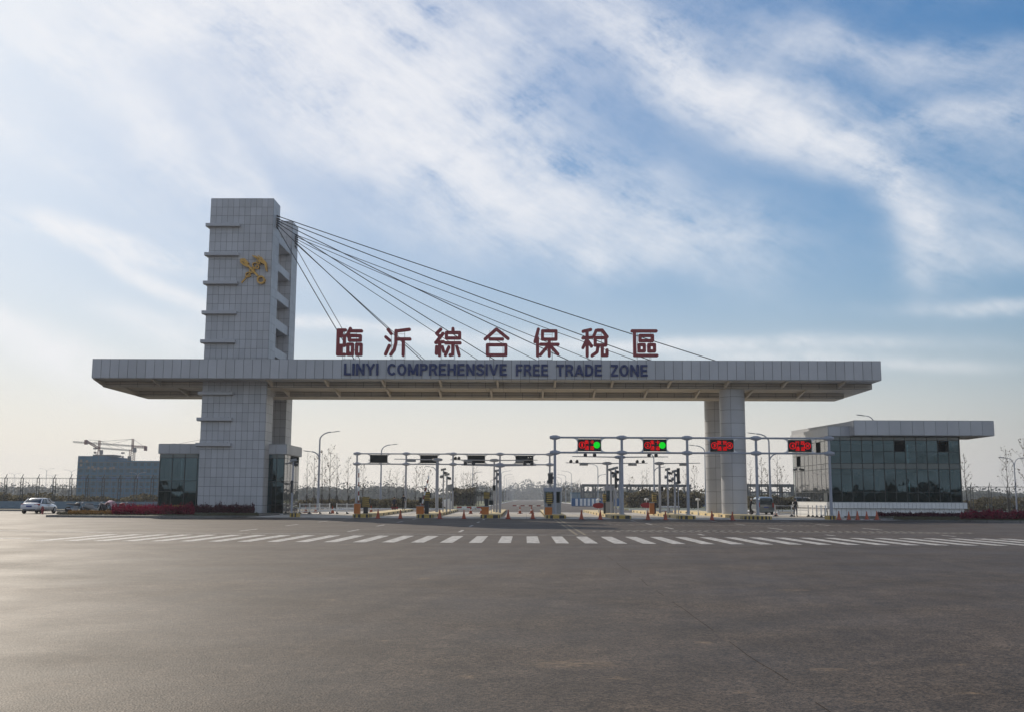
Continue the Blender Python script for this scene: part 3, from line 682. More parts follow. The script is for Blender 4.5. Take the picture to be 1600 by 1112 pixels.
# big rooftop characters
CH = {
 '臨': [[(.6,1),(3.4,1)],[(.6,1),(.6,9.5)],[(.6,9.5),(3.3,9.5)],[(.6,3.1),(3.1,3.1),(3.1,6.4),(.6,6.4)],[(1.9,1),(1.9,3.1)],[(1.9,6.4),(1.9,9.5)],
        [(5.3,.5),(4.1,2.9)],[(5,1.3),(9.6,1.3)],[(5,3),(9.2,3),(9.2,4.6),(5,4.6),(5,3)],[(4.5,6),(6.3,6),(6.3,9.5),(4.5,9.5),(4.5,6)],[(7.9,6),(9.6,6),(9.6,9.5),(7.9,9.5),(7.9,6)]],
 '沂': [[(1.2,.8),(2.4,2.2)],[(.4,3.4),(1.9,4.6)],[(1.8,6.4),(.4,9.4)],[(4.3,1.3),(9.4,.7)],[(4.3,1.2),(4.3,5.4),(3.7,7.8),(2.4,9.5)],[(4.4,4.1),(9.7,4.1)],[(7.2,4.1),(7.2,9.7)]],
 '綜': [[(2.3,.6),(.7,2.1),(2,3.2)],[(3.2,2.1),(.5,5.3)],[(.4,5.3),(3.4,5)],[(1.9,5.3),(1.9,9.7)],[(.8,6.7),(.7,9.1)],[(3,6.8),(3.5,8.4)],
        [(7,.4),(7,1.6)],[(4.5,1.8),(9.6,1.8),(9.6,3.7),(4.5,3.7),(4.5,1.8)],[(4.2,5.4),(9.8,5.4)],[(7,5.4),(7,9.4),(6,9.6)],[(5.5,6.9),(4.2,9.6)],[(8.6,6.7),(9.5,9.6)]],
 '合': [[(5,.5),(.7,4)],[(5,.5),(9.5,3.8)],[(2.6,4),(7.4,4)],[(1.6,6),(8.7,6),(8.7,9.5),(1.6,9.5),(1.6,6)]],
 '保': [[(2.2,.5),(.9,4.9)],[(1.9,3.6),(1.9,9.7)],[(3.8,1.1),(9,1.1),(9,4),(3.8,4),(3.8,1.1)],[(3.1,5.8),(9.8,5.8)],[(6.4,4),(6.4,9.7)],[(6,6.2),(3,9.4)],[(6.8,6.2),(9.7,9.2)]],
 '稅': [[(.5,1.2),(3.4,.6)],[(2,.9),(2,9.7)],[(.4,3.5),(3.8,3.3)],[(1.8,4.2),(.4,6.9)],[(2.3,4.6),(3.7,6.4)],[(5.5,.9),(4.5,3.0)],[(6,.8),(7.8,.8),(9.7,3.1)],
        [(5.1,3.4),(9.2,3.4),(9.2,6),(5.1,6),(5.1,3.4)],[(6.2,6),(5.8,8.4),(3.9,9.6)],[(7.8,6),(7.8,9.5),(9.6,9.5),(9.6,7.7)]],
 '區': [[(.4,1),(9.6,1)],[(1.3,1),(1.3,9.5),(9.8,9.5)],[(3.4,2.6),(8.2,2.6),(8.2,4.4),(3.4,4.4),(3.4,2.6)],[(3,5.8),(5,5.8),(5,8),(3,8),(3,5.8)],[(6.7,5.8),(8.9,5.8),(8.9,8),(6.7,8),(6.7,5.8)]],
}
YS = 94.2
for i, (ch, px) in enumerate(zip('臨沂綜合保稅區', (546, 621.5, 699.5, 775.5, 852.5, 929.5, 1006.5))):
    c = P(px, 534.5+.0055*(px-775)*.6, YS); wid, hei = 2.42, 2.68
    root = empty('sign_character', (c.x, YS, Z1t+.02), 'dark red raised Chinese character %s, %s from the left on the canopy roof' % (ch, ORD[i]), 'sign', 'dark red Chinese characters standing on the canopy roof')
    zc = c.z - Z1t - .02; mb = MB(); k = 0
    for st in CH[ch]:
        for a, b in zip(st, st[1:]):
            k += 1; f = lambda p: ((p[0]/10-.5)*wid, zc+(.5-p[1]/10)*hei)
            capsule(mb, f(a), f(b), .148, -.14-k*.003, .1)
    mb.build('character_strokes', 'red', root)
    mb = MB()
    for xx in (-.62, .62): mb.box(xx-.018, .13, 0, xx+.018, .166, zc+hei*.42); mb.tube((xx,.15,zc+.4), (xx,1.5,0), .014, n=5)
    for zz in (.15, zc-.3, zc+.75): mb.box(-.62, .167, zz-.014, .62, .195, zz+.014)
    mb.build('support_frame', 'grey', root)
LET = {  # block capitals: width, strokes (butt ended), arcs given as point runs
 'L': (.56, [[(0.1,1),(0.1,0)],[(0.1,.09),(.56,.09)]]), 'I': (.2, [[(.1,0),(.1,1)]]),
 'N': (.70, [[(.1,0),(.1,1)],[(.1,.97),(.6,.03)],[(.6,0),(.6,1)]]), 'Y': (.70, [[(.06,1),(.35,.45)],[(.64,1),(.35,.45)],[(.35,.5),(.35,0)]]),
 'M': (.84, [[(.1,0),(.1,1)],[(.12,.96),(.42,.12)],[(.72,.96),(.42,.12)],[(.74,0),(.74,1)]]), 'V': (.70, [[(.06,1),(.35,.06)],[(.64,1),(.35,.06)]]),
 'E': (.58, [[(.1,0),(.1,1)],[(.1,.91),(.56,.91)],[(.1,.51),(.52,.51)],[(.1,.09),(.58,.09)]]), 'F': (.54, [[(.1,0),(.1,1)],[(.1,.91),(.54,.91)],[(.1,.50),(.49,.50)]]),
 'H': (.68, [[(.1,0),(.1,1)],[(.58,0),(.58,1)],[(.1,.51),(.58,.51)]]), 'T': (.60, [[(0,.91),(.6,.91)],[(.3,.9),(.3,0)]]), 'Z': (.60, [[(.03,.91),(.57,.91)],[(.53,.9),(.07,.1)],[(.02,.09),(.59,.09)]]),
 'A': (.72, [[(.07,0),(.36,.96)],[(.65,0),(.36,.96)],[(.18,.28),(.54,.28)]]),
 'P': (.62, [[(.1,0),(.1,1)],[(.1,.91),(.36,.91),(.46,.88),(.52,.80),(.53,.70),(.51,.60),(.45,.53),(.35,.50),(.1,.50)]]),
 'R': (.66, [[(.1,0),(.1,1)],[(.1,.91),(.38,.91),(.48,.88),(.54,.80),(.55,.71),(.52,.61),(.46,.54),(.36,.51),(.1,.51)],[(.32,.5),(.44,.40),(.50,.24),(.58,0)]]),
 'D': (.68, [[(.1,0),(.1,1)],[(.1,.91),(.32,.91),(.45,.86),(.54,.75),(.58,.60),(.58,.40),(.54,.25),(.45,.14),(.32,.09),(.1,.09)]]),
 'O': (.74, [[(.37+.27*cos(2*pi*k/20), .5+.41*sin(2*pi*k/20)) for k in range(21)]]), 'C': (.68, [[(.37+.27*cos(radians(38+284*k/16)), .5+.41*sin(radians(38+284*k/16))) for k in range(17)]]),
 'S': (.62, [[(.54,.72),(.50,.84),(.40,.91),(.26,.91),(.14,.86),(.09,.75),(.12,.64),(.22,.56),(.42,.47),(.52,.39),(.54,.27),(.49,.15),(.37,.09),(.23,.09),(.12,.14),(.07,.28)]]),
}
def block_word(word, wid, hei, depth):
    adv = [LET[c][0]+.10 for c in word]; sx = wid/(sum(adv)-.10); mb = MB(); x = 0; k = 0; hw = .092
    for c, a in zip(word, adv):
        for st in LET[c][1]:
            k += 1; n = len(st); L = []; Rr = []; closed = n > 4 and st[0] == st[-1] or (abs(st[0][0]-st[-1][0])+abs(st[0][1]-st[-1][1]) < 1e-6)
            for i, p in enumerate(st):
                a0 = st[i-1] if i > 0 else (st[-2] if closed else None); a1 = st[i+1] if i < n-1 else (st[1] if closed else None)
                d0 = Vector((p[0]-a0[0], p[1]-a0[1])).normalized() if a0 else None; d1 = Vector((a1[0]-p[0], a1[1]-p[1])).normalized() if a1 else None
                t = (d0+d1).normalized() if d0 and d1 else (d0 or d1); m_ = 1/max(.6, t.dot(d0)) if d0 and d1 else 1
                nn = Vector((-t.y, t.x))*hw*m_; L.append((p[0]+nn.x, p[1]+nn.y)); Rr.append((p[0]-nn.x, p[1]-nn.y))
            y0 = -depth-k*.0015; vs = []
            for (lx, lz), (rx, rz_) in zip(L, Rr):
                for q, yy in (((lx,lz),y0),((rx,rz_),y0),((lx,lz),0),((rx,rz_),0)):
                    vs.append(((x+q[0])*sx, yy, min(1.0, max(0.0, q[1]))*hei))
            fs = []
            for i in range(n-1):
                b_ = 4*i; fs += [(b_, b_+1, b_+5, b_+4), (b_+2, b_, b_+4, b_+6), (b_+1, b_+3, b_+7, b_+5)]
            fs += [(0,2,3,1), (4*(n-1), 4*(n-1)+1, 4*(n-1)+3, 4*(n-1)+2)]; mb.add(vs, fs)
        x += a
    return mb
# English lettering along the fascia
yl = D1[0]-.04
root = empty('lettering_sign', (0, yl, Z1b+.3), 'navy block letters LINYI COMPREHENSIVE FREE TRADE ZONE along the canopy fascia', 'sign')
for wd, xa, xb in (('LINYI',537.5,591.5),('COMPREHENSIVE',605,792),('FREE',806,856.5),('TRADE',869.5,940.5),('ZONE',954,1012)):
    yt, yb = 567.6+(xa-540)*.0048, 586.0+(xa-540)*.0048
    a, b = P(xa, yb, yl), P(xb, yb, yl); h = PZ(xa, yt, yl)-a.z
    mb = block_word(wd, b.x-a.x, h, .10); o = mb.build('word', 'navy', root); o.location = (a.x, -.04, a.z-Z1b-.3)

# ------------------------------------------------------------------ glass walls
def curtain(parent, o, u, wid, us, zs, spandrels=(), open_=(), gm='glass', th=.10, skip_low=None):
    """glazed facade part: panes, mullions; u is the horizontal direction"""
    u = Vector(u).normalized(); n = u.cross(Vector((0,0,1)))     # outward normal
    o = Vector(o); gl = MB(); fr_ = MB(); sp = MB()
    for i in range(len(us)-1):
        for j in range(len(zs)-1):
            if (i, j) in open_: continue
            c = o+u*(us[i]+us[i+1])/2+Vector((0,0,(zs[j]+zs[j+1])/2)); ax = u*((us[i+1]-us[i])/2-.025); az_ = Vector((0,0,(zs[j+1]-zs[j])/2-.025))
            tl = Vector((RND.uniform(-1,1), RND.uniform(-1,1), RND.uniform(-1,1)))*.004
            t = sp if j in spandrels else gl
            nn = (n+tl).normalized(); a2 = ax - nn*ax.dot(nn); z2 = az_ - nn*az_.dot(nn)
            t.add([c-a2-z2, c+a2-z2, c+a2+z2, c-a2+z2], [(0,1,2,3)])
    for a in us: c = o+u*a+Vector((0,0,(zs[0]+zs[-1])/2)); fr_.obox(c, u*.028, n*th/2, Vector((0,0,(zs[-1]-zs[0])/2)))
    for z in zs: c = o+u*(us[0]+us[-1])/2+Vector((0,0,z)); fr_.obox(c, u*((us[-1]-us[0])/2), n*(th/2-.004), Vector((0,0,.028)))
    g_ = gl.build('glass_wall', gm, parent); fr_.build('mullions', 'mullion', g_)
    if sp.v: sp.build('spandrel_panels', 'spandrel', g_)
    for (i, j) in open_:
        c0 = o+u*us[i]+Vector((0,0,zs[j+1])); w = us[i+1]-us[i]; h = zs[j+1]-zs[j]; d = (n*.16+Vector((0,0,-1))).normalized()
        mb = MB(); a = c0+n*.06; q = [a+u*.03, a+u*(w-.03), a+u*(w-.03)+d*h*.98, a+u*.03+d*h*.98]; mb.add(q, [(3,2,1,0)]); s_ = mb.build('open_window', 'sash', parent)
        fb = MB()
        for p, r in ((q[0],q[1]),(q[1],q[2]),(q[2],q[3]),(q[3],q[0])): fb.tube(p, r, .03, n=4)
        fb.build('sash_frame', 'mullion', s_)
    return g_

# guard house that wraps the pylon foot
KX0, KX1, KY0, KY1 = PX(247.5, 97.3, 740), PX(444.5, 97.3, 740), 97.3, 103.6
kz = lambda py: PZ(300, py, KY0)
gh = empty('guard_house', (KX0, KY0, 0), 'low glass guard house with white roof band behind the pylon foot', 'building')
def at(o, root): o.location = Vector(o.location) - Vector(root.location); return o
zt, zb_ = kz(693.2), kz(708)
at(panel_box(gh, 'roof_band', KX0-.05, KY0-.12, zb_, KX1+.15, KY1+.2, zt, 1.05, 1.0), gh)
zs = [.35, kz(750.5), kz(714.5), zb_]
us = [KX0+.08+i*(TX0-.05-KX0-.08)/4 for i in range(5)]
zs_l = [.35, kz(767), kz(750.5), kz(714.5), zb_-.01]
at(curtain(gh, (KX0+.1,KY0,0), (1,0,0), 1, [i*(TX0+.4-KX0)/4 for i in range(5)], zs_l, spandrels=(3,)), gh)
at(curtain(gh, (TX1-.9,KY0,0), (1,0,0), 1, [0,.85,1.7,KX1-TX1+.9-.04], [.12,.9,kz(750.5),kz(714.5),zb_-.01], spandrels=(3,)), gh)
L = KY1-KY0-.1
at(curtain(gh, (KX1-.04,KY0+.05,0), (0,1,0), 1, [i*L/5 for i in range(6)], [.12,.9,kz(750.5),kz(714.5),zb_-.01], gm='glassb', th=.03), gh)
at(curtain(gh, (KX0+.1,KY1,0), (0,-1,0), 1, [i*L/5 for i in range(6)], [.12,.9,kz(750.5),kz(714.5),zb_-.01], gm='glassb', th=.03), gh)
mb = MB().box(KX0+.15,KY1-.1,0,KX1-.1,KY1,zb_-.02); at(mb.build('back_wall','interior',gh), gh)
at(MB().box(KX0+.1,KY0-.02,0,TX0-.05,KY0+.1,.32).build('plinth','white',gh), gh); at(MB().box(TX1+.05,KY0-.02,0,KX1,KY0+.1,.09).build('plinth','white',gh), gh)
mb = MB().box(KX0+.2,KY0+.12,.0,KX1-.15,KY1-.12,.10); mb.box(KX0+.2,KY0+.3,kz(749),KX1-.15,KY1-.12,kz(747)); at(mb.build('floor_slab','paleint',gh), gh)
for (x, y, w, h) in ((KX0+.6,KY0+1.6,1.3,1.5),(KX0+2.3,KY0+1.2,1.0,2.0),(KX1-1.5,KY0+1.8,.9,1.4)):
    mb = MB().box(x,y,.1,x+w,y+.5,h); mb.box(x+.1,y-.02,h*.6,x+w-.1,y-.001,h*.9); at(mb.build('cabinet','paleint',gh), gh)

# two-storey glass office on the right
BX0, BX1, BY0, BY1 = PX(1297.5, 95, 740), PX(1501, 95, 740), 95.0, 108.0
of = empty('glass_office', (BX0, BY0, 0), 'two-storey dark glass office with projecting white roof on the right', 'building')
bz = lambda py: PZ(1297.5, py, BY0)
zz = [bz(783.3), bz(767.6), bz(731.2), bz(723.0), bz(704.6), bz(686.9), bz(681.0)]
nx = 12; dx = (BX1-BX0)/nx
at(curtain(of, (BX0,BY0,0), (1,0,0), 1, [i*dx for i in range(nx+1)], zz, spandrels=(2,5), open_=((6,4),(10,4))), of)
ny = 9; dy = (BY1-BY0)/ny
at(curtain(of, (BX0,BY1,0), (0,-1,0), 1, [i*dy for i in range(ny+1)], zz, spandrels=(), open_=((6,4),(1,3)), gm='glassb', th=.03), of)
at(curtain(of, (BX1,BY0,0), (0,1,0), 1, [i*dy for i in range(ny+1)], zz, gm='glass'), of)
at(MB().box(BX0+.1,BY1-.15,0,BX1-.1,BY1,zz[-1]).build('back_wall','interior',of), of)
at(MB().box(BX0+.1,BY0+.3,zz[2]+.05,BX1-.1,BY1-.2,zz[3]-.05).build('upper_floor','paleint',of), of)
at(MB().box(BX0+.1,BY0+.25,zz[0]-.2,BX1-.1,BY1-.2,zz[0]-.02).build('ground_floor','paleint',of), of)
mb = MB(); mb.box(BX0+1.1,BY0+3.6,zz[0],BX0+5.6,BY0+3.75,zz[1]+1.6); mb.box(BX0+6.6,BY0+4.5,zz[0],BX0+6.75,BY1-.3,zz[2]); at(mb.build('partition_wall','paleint',of), of)
mb = MB(); a = Vector((BX0+7.2,BY0+2.2,zz[2]-.1)); b = Vector((BX0+10.6,BY0+2.2,zz[0]+.1)); d = (b-a)
mb.obox((a+b)/2, d/2, (0,.6,0), Vector((d.z,0,-d.x)).normalized()*.12)
for i in range(14):
    p = a.lerp(b, i/13); mb.box(p.x-.13,BY0+1.6,p.z+.02,p.x+.13,BY0+2.8,p.z+.16)
at(mb.build('staircase','interior',of), of)
for k, (i0, w) in enumerate(((1.1,.8),(2.4,.5),(9.1,.9),(10.7,.5))):
    mb = MB(); mb.path([(BX0+i0*dx+.1*q*w, BY0+.7+.1*sin(q*2), zz[0]+(.4 if q % 2 else .9)+.1*q) for q in range(8)], [.12,.2,.16,.22,.15,.2,.14,.08], 7)
    at(mb.build('wrapped_bundle','white',of,smooth=True), of)
# plinth
at(panel_box(of, 'plinth_ledge', BX0-.15, BY0-.18, bz(793.3), BX1+.35, BY1+.1, bz(784.0), .35, .6, 'white', faces='FLRT'), of)
at(panel_box(of, 'plinth', BX0-.02, BY0-.02, 0, BX1+.12, BY1, bz(793.4), .45, 2, 'white', faces='FLR'), of)
# roof: low recessed band plus the projecting box
RZb, RZt, RZt2 = bz(680.4), bz(666), PZ(1400, 656.6, 93.6)
at(panel_box(of, 'roof_band', BX0-.1, BY0-.15, RZb, BX0+3.3, BY1+.3, RZt, 1.05, 2), of)
fx0, fx1 = PX(1334.5, 93.6, 670), PX(1553, 93.6, 670)
at(panel_box(of, 'roof_box', fx0, 93.6, RZb-.004, fx1, 99.3, RZt2, 1.02, 2), of)
mb = MB(); mb.add([(BX0-.08,BY1,RZt+.02),(fx0,93.9,RZt+.02),(fx0,99.2,RZt+.02),(BX0-.08,BY1,RZt+.45),(fx0,93.9,RZt2-.02),(fx0,99.2,RZt2-.02)], [(0,1,4,3),(3,4,5),(0,2,1),(0,3,5,2)])
at(mb.build('roof_slope','panel',of,recalc=True), of)
at(panel_box(of, 'rear_roof', BX0+3.35, 99.35, RZb, BX1+.2, BY1+.3, RZt, 1.3, 2), of)
at(MB().box(BX0-.012,BY0+1.0,.12,BX0-.05,BY0+2.2,2.25).build('side_door','mullion',of), of)

# ------------------------------------------------------------------ lane islands
D0, D1I = 84.2, 127.0
ISL = [ # nose px left, right at D0, plus which side is long
 ('first', 549.5, 577, -15.4, -13.6), ('second', 649.5, 676, -9.7, -8.1), ('third', 750, 781, -3.9, -2.2), ('fourth', 853, 885, 1.95, 3.75),
 ('fifth', 957, 987.5, 7.2, 9.2), ('sixth', 1061, 1088.5, 13.2, 14.9), ('seventh', 1163, 1208.5, 18.2, 21.3)]
ISX = []
for (nm, pa, pb, xa, xb) in ISL:
    x0, x1 = PX(pa, D0, 806), PX(pb, D0, 806)
    w = x1-x0; ISX.append((x0, x1))
    root = empty('lane_island', ((x0+x1)/2, D0, 0), '%s raised lane island from the left, its nose striped yellow and black' % nm, 'kerb island', 'raised islands between the gate lanes')
    cx = (x0+x1)/2; hw = w/2; H = .27
    mb = MB(); nose = [(hw*cos(a), .45-.45*sin(a)) for a in [i*pi/10 for i in range(11)]]   # right to left round the front
    # nose: alternate stripes
    per = [(hw, 1.6)] + nose + [(-hw, 1.6)]; segs = []
    tot = 0; prev = per[0]; pts = [per[0]]
    for p in per[1:]:
        L = math.hypot(p[0]-prev[0], p[1]-prev[1]); n = max(1, int(L/.13))
        for s in range(1, n+1): pts.append((prev[0]+(p[0]-prev[0])*s/n, prev[1]+(p[1]-prev[1])*s/n))
        prev = p
    acc = 0
    for a, b in zip(pts, pts[1:]):
        acc += math.hypot(b[0]-a[0], b[1]-a[1]); mi = int(acc/.17) % 2; sk = .06
        mb.quad((a[0],a[1],0), (b[0],b[1],0), (b[0]*.985-sk*0,b[1]+.01,H), (a[0]*.985,a[1]+.01,H), mi)
    mb.add([(p[0]*.985, p[1]+.01, H) for p in pts], [tuple(range(len(pts)))], 0)
    mb.build('striped_nose', ['yellow','black'], root, recalc=True)
    mb = MB(); Lg = D1I-D0
    xe0, xe1 = xa-cx, xb-cx
    top = [(-hw,1.6,H),(hw,1.6,H),(xe1,Lg,H),(xe0,Lg,H)]; bot = [(p[0],p[1],0) for p in top]
    mb.add(bot+top, [(4,5,6,7),(1,2,6,5),(2,3,7,6),(3,0,4,7)])
    mb.build('island_kerb', 'cream', root, recalc=True)
    for i in range(9):
        t = .10+i*.105; 
        for s in (0, 1):
            xx = (-hw+(xe0+hw)*t) if s == 0 else (hw+(xe1-hw)*t); y = 1.6+(Lg-1.6)*t; o_ = -.012 if s == 0 else .012
            MB().box(min(xx+o_*2,xx+o_*.2)-.01, y-.38, .05, max(xx+o_*2,xx+o_*.2)+.01, y+.38, H-.05).build('black_block', 'black', root)
def isl_x(i, d, f=.5):
    x0, x1 = ISX[i]; xa, xb = ISL[i][3], ISL[i][4]; t = (d-D0-1.6)/(D1I-D0-1.6)
    a, b = x0+(xa-x0)*t, x1+(xb-x1)*t; return a+(b-a)*f
for (px, lab) in ((461,'short yellow and black kerb block at the left end of the gate lanes'),(1297.5,'short yellow and black kerb block at the glass office corner')):
    x = PX(px, 85.5, 806); root = empty('kerb_block', (x,85.5,0), lab, 'kerb')
    for k in range(5): MB().box(-.33+k*.132,-.5,0,-.33+k*.132+.131,.5,.32).build('stripe_block', 'yellow' if k % 2 == 0 else 'black', root)

# ------------------------------------------------------------------ gantries
def gantry(label, d, pxs, ytop, ylow, basez, rp=.135, rb=.085, ybase=803):
    zt, zl = PZ(pxs[0], ytop, d), PZ(pxs[0], ylow, d); xs = [PX(p, d, (ytop+800)/2) for p in pxs]
    root = empty('lane_gantry', (xs[0], d, 0), label, 'gantry')
    for x in xs:
        x -= xs[0]
        p = MB().tube((x,0,basez), (x,0,zt+.18), rp, rp*.8, 14).build('post', 'steel', root, smooth=True)
        for z in (zt, zl):
            f = MB(); f.lathe([(.06,-.46),(.13,-.44),(.16,-.30),(.21,-.18),(.21,.18),(.16,.30),(.13,.44),(.06,.46)], (x,0,z), 10, axis='X'); f.build('flange', 'steel', p)
        b = MB(); b.lathe([(.22,basez-.0),(.22,basez+.05),(.16,basez+.07)], (x,0,0), 12); b.build('base_plate', 'steel', p)
    for z in (zt, zl):
        MB().tube((-.35,0,z), (xs[-1]-xs[0]+.35,0,z), rb, n=12).build('beam', 'steel', root, smooth=True)
    return zt, zl, xs
GD1, GD2 = 90.6, 126.0
z1t, z1l, xs1 = gantry('tall pale steel gantry carrying the four lit lane signs', GD1, (867,972,1074.5,1182.5,1297), 682.7, 706.2, .27)
z2t, z2l, xs2 = gantry('pale steel gantry carrying the dark switched-off screens behind the left lanes', GD2, (557,634,707.5,781,859), 708, 724, .0, .13, .08)
def lane_sign(d, pa, pb, zt, zl, label, lit=None):
    x0, x1 = PX(pa, d, 700), PX(pb, d, 700); w = x1-x0; cx = (x0+x1)/2; h = zt-zl-.17-.10; zc = (zt+zl)/2
    root = empty('lane_sign', (cx, d, zc), label, 'sign', 'electronic lane signs' if lit else 'switched-off lane screens')
    MB().box(-w/2,-.16,-h/2,w/2,.10,h/2).build('sign_box', 'screen_off', root, bevel=.01)
    mb = MB(); g_ = h/2+.085
    for s in (-1, 1):    # rounded filler plates between box and beams
        for t in (-1, 1):
            pts = [(s*(w/2+.004), t*g_), (s*(w/2+.46), t*g_)]
            for k in range(7):
                a = pi/2*k/6; pts.append((s*(w/2+.40-.36*sin(a)), t*(g_-.05-.36*(1-cos(a)))))
            pts.append((s*(w/2+.004), t*(g_-.41))); mb.prism_y(pts, -.03, .02)
        mb.box(min(s*(w/2+.003),s*(w/2+.05)),-.035,-h/2+.02,max(s*(w/2+.003),s*(w/2+.05)),.015,h/2-.02)
    mb.build('mounting_plates', 'white', root, recalc=True)
    if lit:
        num, top, bot, ok = lit; yf = -.165
        r = .265; cxn = -w/2+.36
        mb = MB(); n = 28
        for k in range(n):
            a0, a1 = 2*pi*k/n, 2*pi*(k+1)/n; capsule(mb, (cxn+r*cos(a0), r*sin(a0)), (cxn+r*cos(a1), r*sin(a1)), .022, yf-.004-.0004*(k%2), yf, n=3)
        mb.build('number_ring', 'led_red', root)
        t = text_mesh(num, .12 if num == '1' else .18, .30, .006, .02); o = t.build('lane_number', 'led_red', root); o.location = (cxn-(.06 if num == '1' else .09), yf-.004, -.15)
        for body, z in ((top,.075),(bot,-.075-.36)):
            parts = []
            for ci, chh in enumerate(body):
                parts.append((text_mesh(chh, .37, .36, .006, .0), (ci*.47, 0, 0), 0))
            o = merged(parts).build('sign_text', 'led_red', root); o.location = (-.42, yf-.004, z)
        cg = w/2-.36
        if ok:
            mb = MB(); mb.lathe([(.29,yf-.006),(.29,yf-.001)], (cg,0,0), 28, axis='Y'); mb.build('open_light', 'led_green', root)
        else:
            mb = MB()
            for k in range(n):
                a0, a1 = 2*pi*k/n, 2*pi*(k+1)/n; capsule(mb, (cg+r*cos(a0), r*sin(a0)), (cg+r*cos(a1), r*sin(a1)), .022, yf-.004-.0004*(k%2), yf, n=3)
            capsule(mb, (cg-.11,-.11), (cg+.11,.11), .024, yf-.006, yf); capsule(mb, (cg-.11,.11), (cg+.11,-.11), .024, yf-.0072, yf)
            mb.build('closed_cross', 'led_red', root)
    else:
        mb = MB(); mb.box(-w/2+.06,-.175,-h/2+.06,w/2-.06,-.163,h/2-.06); mb.build('dark_screen', 'screen_off', root)
lane_sign(GD1, 903, 938.7, z1t, z1l, 'lit lane sign numbered 1 with a green disc', ('1','集卡','通道',True))
lane_sign(GD1, 1005.3, 1041, z1t, z1l, 'lit lane sign numbered 2 with a green disc', ('2','集卡','通道',True))
lane_sign(GD1, 1109.5, 1146, z1t, z1l, 'lit lane sign numbered 3 with a red cross, before the columns', ('3','散货','通道',False))
lane_sign(GD1, 1231.5, 1267.5, z1t, z1l, 'lit lane sign numbered 4 with a red cross, beside the glass office', ('4','行政','通道',False))
for k, (a, b) in enumerate(((579,605.5),(657.3,683.7),(731,757.6),(806,833))):
    lane_sign(GD2, a, b, z2t, z2l, 'dark switched-off lane screen, %s from the left' % ORD[k])

# ------------------------------------------------------------------ smaller lane equipment
def cam_head(mb, c, ang, tilt=-.2, s=1.0):
    c = Vector(c); d = Vector((sin(ang)*cos(tilt), -cos(ang)*cos(tilt), sin(tilt))); u = Vector((cos(ang), sin(ang), 0)); v = d.cross(u)
    mb.obox(c, d*.26*s, u*.09*s, v*.09*s); mb.obox(c+v*-.11*s+d*.05, d*.30*s, u*.11*s, v*.012*s); mb.tube(c-Vector((0,0,.09*s)), c-Vector((0,0,.24*s)), .03*s, n=6)
def cam_pole(px, ytop, d, basez, label, n=2, r=.075, box=None, m='steel'):
    x = PX(px, d, (ytop+800)/2); zt = PZ(px, ytop, d)
    root = empty('camera_pole', (x, d, basez), label, 'camera pole', 'slim camera poles on the lane islands')
    MB().tube((0,0,0), (0,0,zt-basez), r, r*.8, 10).build('pole', m, root, smooth=True)
    for k in range(n):
        c = MB(); z = zt-basez-.35*k+.05; a = (-.9,.7,-.2,1.2,.3)[k % 5]; off = (.0 if k == 0 else (.2 if k % 2 else -.2))
        cam_head(c, (off, -.02, z+.12), a); 
        if off: c.tube((0,0,z), (off,0,z), .025, n=5)
        c.build('camera', 'dark' if k % 2 else 'grey', root)
    if box:
        z0, z1, w, mm = box; b = MB().box(-w/2,-r-.28,z0-basez,w/2,-r,z1-basez).build('equipment_box', mm, root, bevel=.01)
cam_pole(692.5, 735, 104, .27, 'slim camera pole on the second island, tallest of its trio', 3)
cam_pole(698, 743, 103, .27, 'slim camera pole on the second island between two others', 2, .09)
cam_pole(703.5, 760, 102, .27, 'short camera pole with grey box on the second island', 2, .06, (2.3,2.9,.5,'grey'))
cam_pole(776, 737, 100, .27, 'white camera pole on the third island', 4, .12)
cam_pole(860, 742, 97, .27, 'white camera pole behind the booth on the fourth island', 3, .12, (3.0,3.9,.45,'dark'))
cam_pole(954.8, 735, 98, .27, 'camera pole on the fifth island, left of a pair', 2, .10)
cam_pole(962.0, 733, 96.5, .27, 'camera pole on the fifth island, right of a pair', 4, .10, (2.6,4.0,.22,'dark'))
cam_pole(1043.5, 735, 98, .27, 'camera pole on the sixth island, left of a pair', 4, .10)
cam_pole(1054.5, 738, 94.5, .27, 'camera pole on the sixth island, right of a pair', 3, .10)
cam_pole(1060, 756, 94, .27, 'thin pole with dark box on the sixth island', 1, .05, (3.0,4.4,.25,'dark'))
cam_pole(457, 721, 86, .32, 'white camera pole on the kerb block at the left end', 2, .085, (2.0,3.0,.18,'dark'))
cam_pole(1243.5, 735, 106, .05, 'thin lamp and camera pole left of the glass office', 1, .04)
def t_arm(px, ytop, d, basez, arms, label, boxes=(), cams=(), r=.11):
    x = PX(px, d, (ytop+800)/2); zt = PZ(px, ytop, d)
    root = empty('detector_mast', (x, d, basez), label, 'mast', 'detector masts with horizontal arms')
    H = zt-basez
    MB().tube((0,0,0), (0,0,H+.15), r, r*.85, 12).build('pole', 'steel', root, smooth=True)
    MB().lathe([(.06,-.5),(.12,-.4),(.17,-.15),(.17,.15),(.12,.4),(.06,.5)], (0,0,H), 10, axis='X').build('flange', 'steel', root)
    for a in arms:
        xa = PX(a, d, ytop)-x; MB().tube((0,0,H), (xa,0,H+.05), .055, .035, 8).build('arm', 'steel', root, smooth=True)
    for b in boxes:
        xb = PX(b, d, ytop)-x; MB().box(xb-.42,-.2,H-.22,xb+.42,.1,H-.02).build('sensor_box', 'grey', root)
    for c in cams:
        xc = PX(c, d, ytop)-x; mb = MB(); mb.lathe([(.02,.0),(.15,.03),(.17,.16),(.12,.27),(.03,.32)], (xc,-.05,H+.05), 10); mb.build('lamp_head', 'dark', root, smooth=True)
t_arm(683, 717.5, 100, .27, (616,), 'thick mast on the second island with a left arm', (643,), (), .16)
